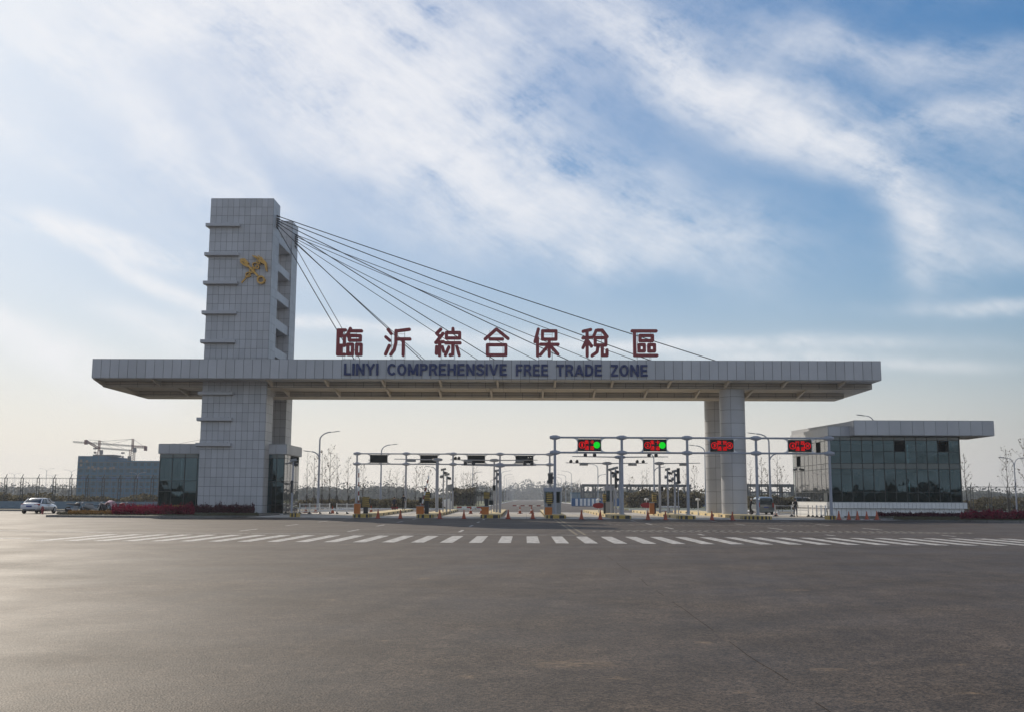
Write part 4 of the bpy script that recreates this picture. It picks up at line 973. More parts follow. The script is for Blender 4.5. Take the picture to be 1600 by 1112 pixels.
t_arm(772, 718.5, 104, .27, (704,840), 'thin mast on the third island with arms both ways and pairs of lamps', (731,812), (711.5,717,827,831), .09)
t_arm(781, 727, 97, .27, (721,838), 'mast on the third island with low arms and a second row of lamps', (), (727,740,820,831), .13)
t_arm(949, 723.3, 103, .27, (884,1012), 'tallest mast behind the fifth island with boxes on both arms', (912,988), (892,901.5,995.5,1005), .12)
t_arm(969, 713.5, 92.6, .27, (894,1044), 'mast at the nose of the fifth island with lamps on long arms', (), (914.5,929,1014,1025), .11)
t_arm(1031, 723.3, 102, .27, (1094,), 'mast on the sixth island with a right arm and one box', (1068,), (), .13)

def reader(px, y0, y1, ybase, d, wpx, label, leg='black'):
    x = PX(px, d, 790); w = wpx*d/1600; za, zb = PZ(px, y0, d), PZ(px, y1, d)
    root = empty('card_reader', (x, d, .27), label, 'card reader', 'striped card readers on the lane islands')
    b = MB(); b.box(-w/2,-.12,zb-.27,w/2,.16,za-.27); o = b.build('striped_board', 'yellow', root, bevel=.01)
    n = 5; h = za-zb; s = MB()
    for k in range(n): z = zb-.27+h*(k+.5)/n; s.prism_y([(-w/2-.001,z-h*.055),(w/2+.001,z-h*.03),(w/2+.001,z+h*.055),(-w/2-.001,z+h*.03)], -.125, -.119)
    s.build('black_stripes', 'black', o)
    MB().box(-w*.33,-.08,0,w*.33,.12,zb-.272).build('reader_post', leg, root)
    MB().box(w/2+.003,-.1,(za+zb)/2-.4,w/2+.12,.1,(za+zb)/2).build('reader_side_unit', 'dark', root)
reader(571.5, 775.5, 791, 802, 88.5, 10.5, 'striped card reader on the first island from the left')
reader(666.8, 767.5, 781, 802, 88.5, 9.5, 'striped card reader on the second island from the left')
reader(760.3, 767.8, 778.5, 804, 88.5, 9, 'striped card reader on the third island from the left')
reader(858.6, 769, 786, 804, 88.5, 9, 'striped card reader on the fourth island before the booth')
reader(944.6, 770.5, 784, 801, 95, 5, 'narrow striped card reader on the fifth island')
reader(1022.5, 770.5, 784, 800, 95, 6.5, 'striped card reader on the sixth island')
def barrier(px, y0, ybase, d, label, arm=None, w=.5, lay=None):
    x = PX(px, d, 795); zt = PZ(px, y0, d)
    root = empty('boom_barrier', (x, d, .27), label, 'boom barrier', 'orange boom barriers on the lane islands')
    MB().box(-w/2,-.2,0,w/2,.2,zt-.27).build('cabinet', 'orange', root, bevel=.02)
    MB().box(-w/2-.02,-.22,zt-.268,w/2+.02,.22,zt-.21).build('cabinet_lid', 'grey', root)
    if arm:
        a = Vector((.12,-.1,zt-.27-.1)); p = P(arm[0], arm[1], d); b = Vector((p.x-x, -.1, p.z-.27)); mb = MB(); n = 8
        for k in range(n): mb.obox(a.lerp(b,(k+.5)/n), (b-a)/n/2*.999, (0,.03,0), (b-a).cross(Vector((0,1,0))).normalized()*.05, k % 2)
        mb.build('raised_arm', ['conebase','white'], root)
    if lay:
        x1 = PX(lay, d, 790)-x; mb = MB(); n = 10
        for k in range(n): mb.box(min(x1*k/n,x1*(k+1)/n),-.27,zt-.27-.16,max(x1*k/n,x1*(k+1)/n),-.23,zt-.27-.06,k % 2)
        mb.build('lowered_arm', ['conebase','white'], root)
barrier(558.2, 786, 803, 87, 'orange boom barrier with raised arm on the first island', (561,731))
barrier(656.5, 790, 803.5, 87, 'orange boom barrier on the second island', (670.5,742), .62)
barrier(758.2, 791, 804, 87, 'orange boom barrier on the third island', None, .6)
barrier(857.0, 791.5, 804.5, 87, 'orange boom barrier with lowered arm on the fourth island', None, .6)
barrier(1018.5, 785, 801, 94, 'orange boom barrier beside the sixth island card reader', None, .42)
x = PX(857,112,790); root = empty('boom_barrier', (x,112,.27), 'far boom barrier with its red and white arm lowered over the lane', 'boom barrier', 'orange boom barriers on the lane islands')
MB().box(-.25,-.2,0,.25,.2,.9).build('cabinet','orange',root,bevel=.02); mb = MB(); x1 = PX(801,112,790)-x
for k in range(9): mb.box(x1*(k+1)/9,-.3,.52,x1*k/9,-.26,.62,k%2)
mb.build('lowered_arm',['conebase','white'],root)

def booth(px0, px1, ytop, d, dep, label):
    x0, x1 = PX(px0,d,780), PX(px1,d,780); zt = PZ(px0,ytop,d); w = x1-x0
    root = empty('lane_booth', ((x0+x1)/2, d, .27), label, 'booth'); h = zt-.27
    MB().box(-w/2,0,0,w/2,dep,h*.42).build('lower_wall','grey',root,bevel=.01)
    mb = MB()
    for sx in (-1,1):
        for yy in (.0, dep-.1): mb.box(sx*w/2-(.1 if sx>0 else 0),yy,h*.42,sx*w/2+(0 if sx>0 else .1),yy+.1,h*.84)
    mb.build('corner_posts','grey',root)
    MB().box(-w/2-.08,-.1,h*.84,w/2+.08,dep+.1,h).build('roof','steel',root,bevel=.02)
    MB().box(-w/2+.1,.03,h*.42,w/2-.1,.05,h*.84).box(-w/2+.03,.1,h*.42,-w/2+.05,dep-.1,h*.84).box(w/2-.05,.1,h*.42,w/2-.03,dep-.1,h*.84).build('booth_windows','glass',root)
    mb = MB().box(-w/2+.12,dep-.12,h*.42,w/2-.12,dep-.05,h*.84); mb.build('rear_panel','dark',root)
booth(850.5, 876.5, 760.7, 92, 2.4, 'grey guard booth with dark windows on the fourth island')
booth(946, 959, 758.8, 100, 2.2, 'narrow glass booth on the fifth island')

def sign_board(px, ytop, d, label, red=True):
    x = PX(px, d, 790); zt = PZ(px, ytop, d)
    root = empty('stop_sign', (x,d,.0), label, 'sign', 'small posts with white caps beyond the lanes')
    MB().tube((0,0,0),(0,0,zt),.05,n=8).build('post','white',root)
    MB().lathe([(.24,zt-.02),(.24,zt+.10),(.1,zt+.2)],(0,0,0),12).build('white_cap','white',root)
    if red:
        pts = [(cos(a)*.62*(1 if abs(cos(a))<.9 else .98), zt-.5+sin(a)*.27) for a in [2*pi*k/20 for k in range(20)]]
        MB().prism_y(pts,-.09,-.05).build('red_board','signred',root)
sign_board(935.5, 781, 103, 'red board on a white post in the lane left of the fifth island')
sign_board(1010.3, 780.5, 103, 'red board on a white post in the lane left of the sixth island')
sign_board(1090.7, 780.5, 103, 'bare white post with white cap left of the round columns', False)

# traffic cones
def cone_proto(stripe):
    root = empty('traffic_cone', (0,0,0), 'cone', 'traffic cone', 'traffic cones across the gate lanes')
    b = MB(); b.prism([(-.21,-.17),(-.17,-.21),(.17,-.21),(.21,-.17),(.21,.17),(.17,.21),(-.17,.21),(-.21,.17)], 0, .045); b.build('cone_foot', 'conebase', root)
    c = MB(); c.lathe([(.155,.045),(.125,.20)] + [(.105,.30),(.075,.43),(.05,.55),(.03,.70)], (0,0,0), 16, bands=[0,0,1 if stripe else 0,0,1 if stripe == 2 else 0,0,]+[0]*3)
    c.build('cone_body', ['cone','white'], root, smooth=True); return root
pr = cone_proto(0)
def pl_(px, py): g_ = PG(px, py); return (g_.x, g_.y, 0.005)
lst = [(590.5,809.5,'orange cone right of the first island nose'),(625.5,809.5,'orange cone left of the second island nose'),(687,809.8,'orange cone right of the second island nose'),
       (724.8,809.8,'orange cone left of the third island nose'),(794,810,'orange cone right of the third island nose'),(832.4,810,'orange cone left of the fourth island nose'),
       (908.5,810.6,'orange cone right of the fourth island nose'),(938,811,'dark red cone left of the fifth island nose'),(1012.5,811.5,'dark red cone right of the fifth island nose'),
       (1040,811.5,'orange cone left of the sixth island nose'),(1112.5,812,'dark red cone right of the sixth island nose'),(1144.5,812.2,'dark red cone left of the seventh island nose'),
       (1311,811.5,'first of five cones at the glass office corner, next to the kerb block'),(1326.5,811.5,'second of five cones along the glass office front'),(1340,811.5,'middle one of five cones along the glass office front'),
       (1354.5,811,'fourth of five cones along the glass office front'),(1370.5,811.5,'last of five cones, nearest the grass of the right bed')]
copies(pr, [(pl_(px,py), RND.uniform(0,1.5), RND.uniform(.95,1.08), lab) for px,py,lab in lst])
pr = cone_proto(1)
lst = [(477.5,800,'red and white cone at the left of the white railing'),(493,800,'red and white cone before the middle of the left white railing'),(519.5,801.5,'red and white cone in the gap of the white railing'),
       (579.8,800.2,'red and white cone behind the first island card reader'),(661,800.5,'red and white cone behind the second island boom barrier'),(735.3,802,'red and white cone deep in the lane left of the third island'),
       (752.3,801.7,'red and white cone just left of the third island reader'),(812.5,801.8,'red and white cone deep in the lane right of the third island'),(830.5,801.6,'red and white cone deep in the lane near the lowered boom'),
       (1212,805.5,'red cone beside the rear wheel of the parked van')]
copies(pr, [(pl_(px,py), RND.uniform(0,1.5), 1.1, lab) for px,py,lab in lst])
# red hydrant
x = PG(66, 802.5); root = empty('fire_hydrant', (x.x,x.y,0), 'small red hydrant on the asphalt beside the white car', 'hydrant')
MB().lathe([(.13,0),(.13,.05),(.09,.07),(.09,.5),(.12,.52),(.12,.58),(.07,.68),(.03,.72)],(0,0,0),14).build('hydrant_body','signred',root,smooth=True)
MB().tube((-.2,0,.4),(.2,0,.4),.06,n=10).tube((0,-.18,.38),(0,0,.38),.07,n=10).build('outlet','signred',root)

# white pedestrian railings
def railing(name, label, pts, spacing=1.5, h=1.05, dense=True, feet=True):
    root = empty(name, (*pts[0], 0), label, 'railing'); O = Vector((*pts[0], 0))
    for a, b in zip(pts, pts[1:]):
        a, b = Vector((*a,0))-O, Vector((*b,0))-O; L = (b-a).length; n = max(1, round(L/spacing)); d = (b-a).normalized(); nn = Vector((-d.y,d.x,0))
        for k in range(n+1):
            p = a+d*L*k/n; o = MB().obox(p+Vector((0,0,h/2+.02)), d*.045, nn*.045, (0,0,h/2)).build('railing_post', 'white', root)
            if feet: f = MB(); f.lathe([(.24,0),(.22,.04),(.09,.14),(.06,.2)],(p.x,p.y,.0),10); f.build('post_foot','dark',o)
        mb = MB()
        for z in (.25,.62,h-.08): mb.obox((a+b)/2+Vector((0,0,z)), d*L/2, nn*.02, (0,0,.025))
        mb.build('rails','white',root)
        if dense:
            mb = MB(); k = .12
            while k < L: mb.obox(a+d*k+Vector((0,0,.62)), d*.011, nn*.011, (0,0,.36)); k += .13
            mb.build('bars','white',root)
q = lambda px, d: (PX(px,d,795), d)
railing('white_railing', 'white barred railing between the pylon and the first lane, left piece', [q(468,101.5), q(515,103)], 1.15)
railing('white_railing', 'white barred railing left of the first lane island, right piece', [q(526,103), q(558,103)], 1.1)
railing('white_railing', 'pale open-rail railing between the van and the glass office', [q(1211,101), q(1263,99.5), q(1290,93.5)], 1.5, 1.1, False)

# ------------------------------------------------------------------ fences
def fence(name, label, x0, x1, y, wall, top, spacing, wallmat='bluewall'):
    root = empty(name, (x0,y,0), label, 'fence'); L = x1-x0; n = round(L/spacing)
    if wall: MB().box(0,-.12,0,L,.12,wall).build('base_wall',wallmat,root)
    for k in range(n+1):
        x = L*k/n; mb = MB()
        for s in (-.16,.16): mb.box(x+s-.035,-.04,wall,x+s+.035,.04,top)
        z = wall+.3
        while z < top: mb.box(x-.13,-.03,z,x+.13,.03,z+.05); z += .55
        mb.tube((x-.1,0,top-.1),(x+.08,.1,top+.5),.06,.04,6)
        mb.build('fence_post','fence',root)
    MB().box(0,-.03,top-.06,L,.03,top).box(0,-.03,wall+.1,L,.03,wall+.15).build('rails','fence',root)
    mb = MB(); x = 0
    while x < L: mb.box(x-.006,-.006,wall+.15,x+.006,.006,top-.06); x += .45
    z = wall+.5
    while z < top-.1: mb.box(0,-.005,z,L,.005,z+.008); z += .4
    mb.build('wire_mesh','fence',root)
fence('boundary_fence', 'dark wire fence on a blue-grey wall, left of the guard house', PX(-120,136), PX(262,136), 136, PZ(100,782.5,136), PZ(100,746,136), 2.2)
fence('boundary_fence', 'dark wire fence right of the glass office', PX(1490,128), PX(1720,128), 128, .3, PZ(1550,759.5,128), 2.15, 'kerb')

# ------------------------------------------------------------------ street lamps
def lamp(label, x, y, h, arms, group='street lamps along the inner roads', r=.11, base=0):
    """arms: (side, height, reach)"""
    root = empty('street_lamp', (x,y,base), label, 'street lamp', group)
    MB().tube((0,0,0),(0,0,h-1.1),r,r*.55,10).build('pole','steel',root,smooth=True)
    for (s, hz, rc) in arms:
        z0 = hz-1.15; pts = [(0,0,z0)]
        for k in range(1,8): t = k/7; pts.append((s*rc*(1-cos(t*pi/2))*.72, 0, z0+1.05*sin(t*pi/2)))
        MB().path(pts, [r*.55-.003*k for k in range(8)], 7).build('arm','steel',root,smooth=True)
        e = pts[-1]; mb = MB(); mb.lathe([(.02,0),(.10,.1),(.15,.5),(.13,.9),(.03,1.15)],(0,0,0),8,axis='X')
        mb.v = [(e[0]+s*v[0], e[1]+v[1], e[2]+v[2]*.4+v[0]*.12) for v in mb.v]; mb.build('lamp_head','grey',root,smooth=True,recalc=True)
lamp('tall street lamp with two arms beside the pylon, nearest on the left', PX(497,131), 131, 10, ((1,10,2.0),(-1,7.5,1.4)), r=.17)
lamp('street lamp behind the first dark screen', PX(594.5,162), 162, 10, ((1,10,2.0),(-1,7.5,1.4)), r=.16)
lamp('street lamp behind the second dark screen', PX(681,193), 193, 10, ((1,10,2.0),(-1,7.5,1.4)), r=.15)
lamp('street lamp seen under the third dark screen', PX(738.5,232), 232, 10, ((-1,10,2.2),(1,7.5,1.4)), r=.14)
lamp('street lamp between the fourth island and the glass booth', PX(934.5,250), 250, 10, ((-1,10,2.0),(1,7.5,1.4)), r=.15)
lamp('street lamp rising behind lit lane sign two', PX(1022.5,191), 191, 10.2, ((-1,10.2,2.0),(1,7.5,1.4)), r=.17)
lamp('street lamp whose head shows left of the rear column', PX(1103,161), 161, 10, ((-1,10,2.0),(1,7.5,1.4)), r=.16)
lamp('tall street lamp between the columns and the glass office', PX(1204,131), 131, 10, ((-1,10,2.2),(1,7.5,1.6)), r=.17)
lamp('street lamp whose head rises above the glass office roof', PX(1372,116), 116, PZ(1372,646,116), ((-1,PZ(1372,648,116),1.3),), r=.12)
for k in range(9):
    y = 315+43*k
    lamp('lamp in the left row of the straight road, %s from the front' % ORD[k], -7.0, y, 10, ((1,10,2.6),), 'lamp rows along the straight road', r=.12)
    lamp('lamp in the right row of the straight road, %s from the front' % ORD[k], 14.4, y, 10, ((-1,10,2.6),), 'lamp rows along the straight road', r=.12)
for k, (px, py, d) in enumerate(((70,731,330),(20,738,380),(109,733,330),(80,741,420),(213,737,300),(233,744,360))):
    h = PZ(px,py,d); lamp('%s slender twin-headed lamp beyond the left fence' % ORD[k], PX(px,d), d, h, ((-1,h,2),(1,h,2)), 'twin-headed lamps beyond the left fence', r=.10)
h = PZ(1587,714,120); lamp('dark twin-headed lamp beyond the right fence', PX(1588,120), 120, h, ((-1,h,.9),(1,h,.9)), r=.10)

# ------------------------------------------------------------------ bare young trees
def bare_tree(seed, h, stakes=True, leafy=.3, spread=1.0):
    R = random.Random(seed); root = empty('bare_tree', (0,0,0), 'tree', 'tree', 'bare young roadside trees')
    n = 9; pts = []; x = y = 0
    for k in range(n+1):
        pts.append((x, y, h*k/n)); x += R.uniform(-.06,.06)*h/8; y += R.uniform(-.06,.06)*h/8
    MB().path(pts, [.085*(1-k/n*.86)*h/8 for k in range(n+1)], 7).build('trunk','bark',root,smooth=True)
    tw = MB(); lf = MB()
    def branch(p, d, L, r, lev):
        q_ = p; m_ = 4; prev = p; dd = d.copy()
        for k in range(m_):
            dd = (dd+Vector((R.uniform(-.16,.16),R.uniform(-.16,.16),R.uniform(-.02,.16)))).normalized(); nx_ = prev+dd*L/m_
            tw.tube(prev, nx_, r*(1-k/m_*.7), r*(1-(k+1)/m_*.7), 4, caps=False)
            if lev < 2 and k > 0:
                for _ in range(R.choice((0,1,1,2) if lev else (1,1,2))):
                    a = R.uniform(0,2*pi); e = (dd*.75+Vector((cos(a),sin(a),R.uniform(-.1,.5)))*.6).normalized(); branch(nx_, e, L*R.uniform(.35,.55), r*.5, lev+1)
            if R.random() < leafy:
                c = nx_; s = R.uniform(.06,.11); a = R.uniform(0,pi); u_ = Vector((cos(a),sin(a),R.uniform(-.5,.5)))*s; w = Vector((R.uniform(-1,1),R.uniform(-1,1),-1)).normalized()*s
                lf.add([c, c+u_+w*.5, c+w*1.6, c-u_+w*.5], [(0,1,2,3)])
            prev = nx_
    nb = 13
    for k in range(nb):
        t = .30+.66*k/nb; i = int(t*n); a = Vector(pts[i]).lerp(Vector(pts[min(i+1,n)]), t*n-i); an = k*2.4+R.uniform(-.5,.5)
        d = Vector((cos(an)*.75, sin(an)*.75, R.uniform(.65,1.05))).normalized(); branch(a, d, h*(.27-.19*t)*R.uniform(.7,1.2)*spread, .026*(1-t*.6)*h/8, 0)
    c = tw.build('crown','bark',root)
    if lf.v: lf.build('last_leaves','leaf',c)
    if stakes:
        mb = MB()
        for k in range(4): a = pi/4+k*pi/2; mb.tube((cos(a)*.95,sin(a)*.95,0),(cos(a)*.06,sin(a)*.06,2.0),.035,n=5)
        mb.build('support_stakes','bark',root)
    return root
TV = [bare_tree(11+k, 8, True, (.10,.05,.03,.08,.05,.13)[k], (1,.8,.65,1.1,.9,.75)[k]) for k in range(6)]
slots = {k: [] for k in range(6)}
def trees(specs, fmt):
    for i, (px, ytop, d, v) in enumerate(specs):
        x = PX(px, d); zt = PZ(px, ytop, d); slots[v].append(((x,d,0), RND.uniform(0,6.2), (zt/8*.9, zt/8*.9, zt/8), fmt % ORD[i]))
trees([(478.7,706,146,2),(490.5,709,150,1),(502.6,704,146,0),(514.5,698,145,3),(526,707,147,1),(545,712,148,4),(566.7,726,150,0)], 'bare young tree, %s from the left behind the white railing')
trees([(608,734,185,3),(619.5,731,186,1),(630.5,733,187,4),(649,726,184,5),(660,727,186,3),(669.5,733,188,0),(711,740,196,1)], 'bare young tree, %s from the left seen through the left lanes')
trees([(723,738,205,3),(729,738,208,0),(735.5,735,210,1),(741.5,728,206,4),(744.5,735,212,2),(692,738,200,5)], 'bare young tree, %s of the clump left of the third island masts')
trees([(984,741,178,2),(990,744,180,0),(1003,733,176,2),(1011,730,177,1),(1051,733,170,1),(1085,727,168,0),(1072,735,172,3)], 'bare young tree, %s of those before the concrete frame')
trees([(1172.5,718,150,2),(1190,712,148,5),(1200,733,152,0),(1215.5,708,147,1),(1222,731,156,3)], 'bare young tree, %s from the left between columns and office')
trees([(1511,707,118,5),(1576.5,700,112,3),(1605,684,110,0)], 'young tree with a few dead leaves, %s from the office towards the frame edge')
specs = []
for k in range(16):
    y = 300+30*k
    for sgn, xx in ((0,-9.5),(1,16.8)):
        lab = 'leafless tree in the %s row of the straight road, %s back' % (('left','right')[sgn], ORD[k]); slots[(k*2+sgn) % 6].append(((xx+RND.uniform(-.5,.5),y,0), RND.uniform(0,6), RND.uniform(.80,.98), lab))
trees([(58,771,210,4),(98,756,190,3),(26,760,210,0),(139,755,190,3),(176,758,195,4),(222,757,190,0),(5,752,200,1)], 'small bare tree, %s of those beyond the left fence')
for v in range(6): copies(TV[v], slots[v])

# ------------------------------------------------------------------ hedges and distant woods
def leafmass(name, label, cat, fn, n, m, s0, s1, core=None):
    mb = MB()
    if core: ridge(mb, *core)
    for _ in range(n):
        c = Vector(fn()); s = RND.uniform(s0, s1); a = Vector((RND.uniform(-1,1),RND.uniform(-1,1),RND.uniform(-1,1))).normalized(); b = a.orthogonal().normalized(); e = a.cross(b)
        r1 = RND.uniform(.5,1.0)
        mb.add([c-b*s, c-e*s*r1, c+b*s, c+e*s*r1], [(0,1,2,3)])
    return tag(mb.build(name, m), label, cat, kind='stuff')
from mathutils import noise as mnoise
def hedge_fn(x0, x1, y0, y1, h, f=.3):
    def fn():
        x = RND.uniform(x0,x1); y = RND.uniform(y0,y1); hh = h*(.62+.55*(mnoise.noise(Vector((x*f,y*f,0)))+.5)); return (x, y, RND.uniform(0,1)**.7*hh)
    return fn
leafmass('hedge', 'olive scrubby hedge behind the left boundary fence', 'hedge', hedge_fn(PX(-100,140),PX(262,140),138.5,142,1.75), 8000, 'hedge', .10,.22)
leafmass('hedge', 'olive hedge below the bare trees behind the white railing', 'hedge', hedge_fn(PX(462,160),PX(700,160),159,163,1.45), 8000, 'hedge', .10,.22)
leafmass('hedge', 'dark bushes before the concrete frame', 'bushes', hedge_fn(PX(975,190),PX(1098,190),186,194,2.9,.25), 5500, 'hedge', .14,.34)
leafmass('hedge', 'bushes between the round columns and the glass office', 'bushes', hedge_fn(PX(1166,170),PX(1262,170),168,172,2.3,.2), 3200, 'hedge', .12,.3)
leafmass('hedge', 'clipped dark hedge seen through the second and third lanes', 'bushes', hedge_fn(PX(706,215),PX(742,215),212,218,4.2,.2), 2600, 'hedge', .15,.35)
leafmass('hedge', 'scrub beyond the right boundary fence', 'hedge', hedge_fn(PX(1500,150),PX(1700,150),148,154,1.9,.2), 3800, 'hedge', .12,.28)
def ridge(mb, x0, x1, y, h, f, dep, step):
    vs = []; n = int((x1-x0)/step)
    for k in range(n+1):
        x = x0+(x1-x0)*k/n; hh = h*(.50+.55*(mnoise.noise(Vector((x*f,y*f,3)))+.5)+.10*mnoise.noise(Vector((x*f*7,0,0)))+.12*mnoise.noise(Vector((x*f*21,0,4)))+.12*mnoise.noise(Vector((x*f*57,0,8))))
        vs += [(x,y-dep,0),(x,y-dep*.5,hh*.8),(x,y+dep*.3,hh),(x,y+dep,0)]
    mb.add(vs, [(4*k+i,4*k+4+i,4*k+5+i,4*k+1+i) for k in range(n) for i in range(3)])
def wood_fn(x0, x1, y0, y1, h, f):
    def fn():
        x = RND.uniform(x0,x1); y = RND.uniform(y0,y1); hh = h*(.55+.75*(mnoise.noise(Vector((x*f,y*f,3)))+.5)+.25*mnoise.noise(Vector((x*f*5,0,0)))); return (x, y, RND.random()**.8*hh)
    return fn
leafmass('distant_wood', 'hazy belt of trees far beyond the left fence', 'woods', wood_fn(-520,-12,560,640,9,.03), 14000, 'wood', .3,.8, (-520,-12,600,8.6,.03,18,1.2))
leafmass('distant_wood', 'hazy belt of trees far behind the right lanes and office', 'woods', wood_fn(20,620,520,600,8,.03), 14000, 'wood', .3,.8, (20,620,560,7.6,.03,18,1.2))
leafmass('distant_wood', 'blue haze of trees closing the end of the straight road', 'woods', wood_fn(-60,70,1250,1350,17,.02), 6000, 'wood', .8,1.6, (-60,70,1300,17,.02,20,1.5))
for k, px in enumerate((743.5,747.5,752,756,760.5,765)):
    x = PX(px,300); zt_ = PZ(px,767.5,300); root = empty('round_tree', (x,300+k%2*3,0), 'small round-topped tree, %s from the left beside the third island mast' % ORD[k], 'tree', 'round-topped trees far behind the third lane')
    MB().tube((0,0,0),(0,0,zt_-.8),.11,.07,6).build('trunk','bark',root); mb = MB()
    for _ in range(160):
        c = Vector((RND.gauss(0,.38),RND.gauss(0,.38),zt_-.55+RND.gauss(0,.30))); u_ = Vector((RND.uniform(-1,1),RND.uniform(-1,1),RND.uniform(-1,1))).normalized()*.2; w_ = u_.orthogonal().normalized()*.18; mb.add([c-u_,c-w_,c+u_,c+w_],[(0,1,2,3)])
    mb.build('crown','wood',root)

# ------------------------------------------------------------------ buildings far away
d = 330; x0, x1, xm = PX(118,d), PX(252,d), PX(161,d)
cb = empty('unfinished_building', (x0,d,0), 'netted grey-green building under construction beyond the left fence', 'building')
mb = MB(); zt = PZ(118,711.5,d); zt2 = PZ(190,719,d); W_ = x1-x0+14
mb.box(0,0,0,W_,22,zt2); mb.box(0,.01,zt2-.01,xm-x0,21.9,zt); mb.build('netted_wall','tower_net',cb)
mb = MB()
for k in range(1,7): z = zt*k/7; mb.box(-.05,-.12,z,W_,-.02,z+.16)
k = 0
while k < W_: mb.box(k,-.1,0,k+.08,-.02,zt2 if k > xm-x0 else zt); k += 2.2
mb.build('scaffold','conc_grey',cb)
for j in range(1,6):
    z = zt*j/7+1.0; mb = MB()
    for i in range(int(W_/2.2)): mb.box(i*2.2+.5,-.03,z,i*2.2+1.6,.02,z+1.1)
    mb.build('window_band',mat('net_shaded_opening',(0.022,0.075,0.11),.9),cb)
mb = MB()
for k, (px, py) in enumerate(((127,719),(136,720),(127,726),(139,730),(145,729),(148,732),(154,731),(164,731),(173,731),(178,730))):
    p = P(px,py,d); MB().box(p.x-x0-.4,-.16,p.z-.4,p.x-x0+.4,-.13,p.z+.4).build('net_gap','kerb',cb)
mb = MB()
for px in (130,155,178,201,217): p = P(px,746.5,d); MB().box(p.x-x0-.75,-.2,p.z-.35,p.x-x0+.75,-.14,p.z+.35).build('blue_banner','bluehoard',cb)
mb = MB(); mb.box(3,4,zt,10,10,zt+.6); mb.box(PX(190,d)-x0,3,zt2,PX(192,d)-x0,5,zt2+1.6); mb.build('roof_parapet','conc_grey',cb)
def lattice(mb, a, b, w, n, mi=0, r=.09):
    a, b = Vector(a), Vector(b); d_ = (b-a).normalized(); u_ = d_.orthogonal().normalized()*w/2; v_ = d_.cross(u_).normalized()*w/2
    cs = [u_+v_, u_-v_, -u_-v_, -u_+v_]
    for c in cs: mb.tube(a+c, b+c, r, n=4, mi=mi)
    for k in range(n):
        p, q_ = a.lerp(b,k/n), a.lerp(b,(k+1)/n)
        for i in range(4): mb.tube(p+cs[i], q_+cs[(i+1)%4], r*.6, n=3, mi=mi)
def crane(label, px, ytop, ymast, d, jib, back, base=0):
    x = PX(px,d); zt = PZ(px,ytop,d); zm = PZ(px,ymast,d)
    root = empty('tower_crane', (x,d,base), label, 'tower crane')
    mb = MB(); lattice(mb,(0,0,0),(0,0,zm-1),1.4,30,r=.10); mb.build('mast','crane',root)
    mb = MB(); lattice(mb,(0,0,zm-1),(0,0,zt),.5,6,r=.08); mb.build('tower_top','crane',root)
    j = Vector(jib); mb = MB(); lattice(mb,(0,0,zm+.2),(j.x,j.y,zm+j.z),.35,24,r=.05); mb.build('jib','cranew',root)
    b = Vector(back); mb = MB(); lattice(mb,(0,0,zm),(b.x,b.y,zm+b.z),.5,6,r=.09); mb.build('counter_jib','crane',root)
    MB().box(b.x-.45,b.y-.35,zm+b.z-1.2,b.x+.45,b.y+.35,zm+b.z+.3).build('counterweight','crane',root)
    MB().box(.5,-.6,zm-1.9,1.2,.6,zm-.5).build('operator_cab','cranew',root)
    mb = MB().tube((0,0,zt),(j.x*.65,j.y*.65,zm+j.z*.65+.5),.045,n=4).tube((0,0,zt),(j.x*.33,j.y*.33,zm+j.z*.33+.5),.045,n=4).tube((0,0,zt),(b.x*.8,b.y*.8,zm+b.z+.4),.045,n=4); mb.build('tie_rope','cable',root)
    mb = MB().box(j.x*.62-.5,j.y*.62-.4,zm-.9,j.x*.62+.5,j.y*.62+.4,zm-.4).tube((j.x*.62,j.y*.62,zm-.6),(j.x*.62,j.y*.62,zm-1.8),.04,n=4).box(j.x*.62-.3,j.y*.62-.3,zm-2.3,j.x*.62+.3,j.y*.62+.3,zm-1.7); mb.build('hook_trolley','cranew',root)
dc = 345; XL = PX(104,dc)-PX(202.5,dc)
crane('tower crane with the long jib over the netted building, right one of two', 202.5, 685, 697, dc, (XL*1.0,2,1.6), (PX(225,dc)-PX(202.5,dc),-1,-.2))
crane('tower crane turned end-on above the netted building, left one of two', 150, 687.5, 700, 340, (1.2,30,.6), (-1.9,-6,2.2))
x = PX(296,420); root = empty('tower_crane', (x,420,0), 'small distant crane above the guard house roof', 'tower crane')
zt_ = PZ(296,678,420); mb = MB(); lattice(mb,(4,0,0),(4,0,zt_-2),1.2,16,r=.1); mb.build('mast','cranew',root)
mb = MB(); lattice(mb,(4,0,zt_-5.5),(-8,0,zt_-4.5),1.0,8,r=.1); mb.build('jib','cranew',root); MB().tube((4,0,zt_-2),(-7,0,zt_-4.2),.05,n=4).build('tie_rope','cable',root)

# open concrete frame behind the right lanes
def frame(name, label, px0, px1, d, y1, y2, dep, sp):
    x0, x1 = PX(px0,d), PX(px1,d); zt, zm = PZ(px0,y1,d), PZ(px0,y2,d); root = empty(name,(x0,d,0),label,'building frame'); L = x1-x0; n = round(L/sp)
    for k in range(n+1):
        for yy in (0, dep): MB().box(L*k/n-.22,yy-.2,0,L*k/n+.22,yy+.2,zt-.3).build('frame_column','conc_grey',root)
    for yy in (0, dep):
        MB().box(-.4,yy-.25,zt-.299,L+.4,yy+.25,zt+.25).build('top_beam','conc_grey',root)
        MB().box(-.3,yy-.17,zm-.2,L+.3,yy+.17,zm+.15).build('middle_beam','conc_grey',root)
    mb = MB()
    for k in range(n+1): mb.box(L*k/n-.12,.26,zt-.2,L*k/n+.12,dep-.26,zt+.2)
    mb.build('cross_beams','conc_grey',root)
frame('concrete_frame', 'open grey concrete building frame behind the fifth and sixth islands', 912, 1078, 255, 757, 767.6, 9, 2.9)
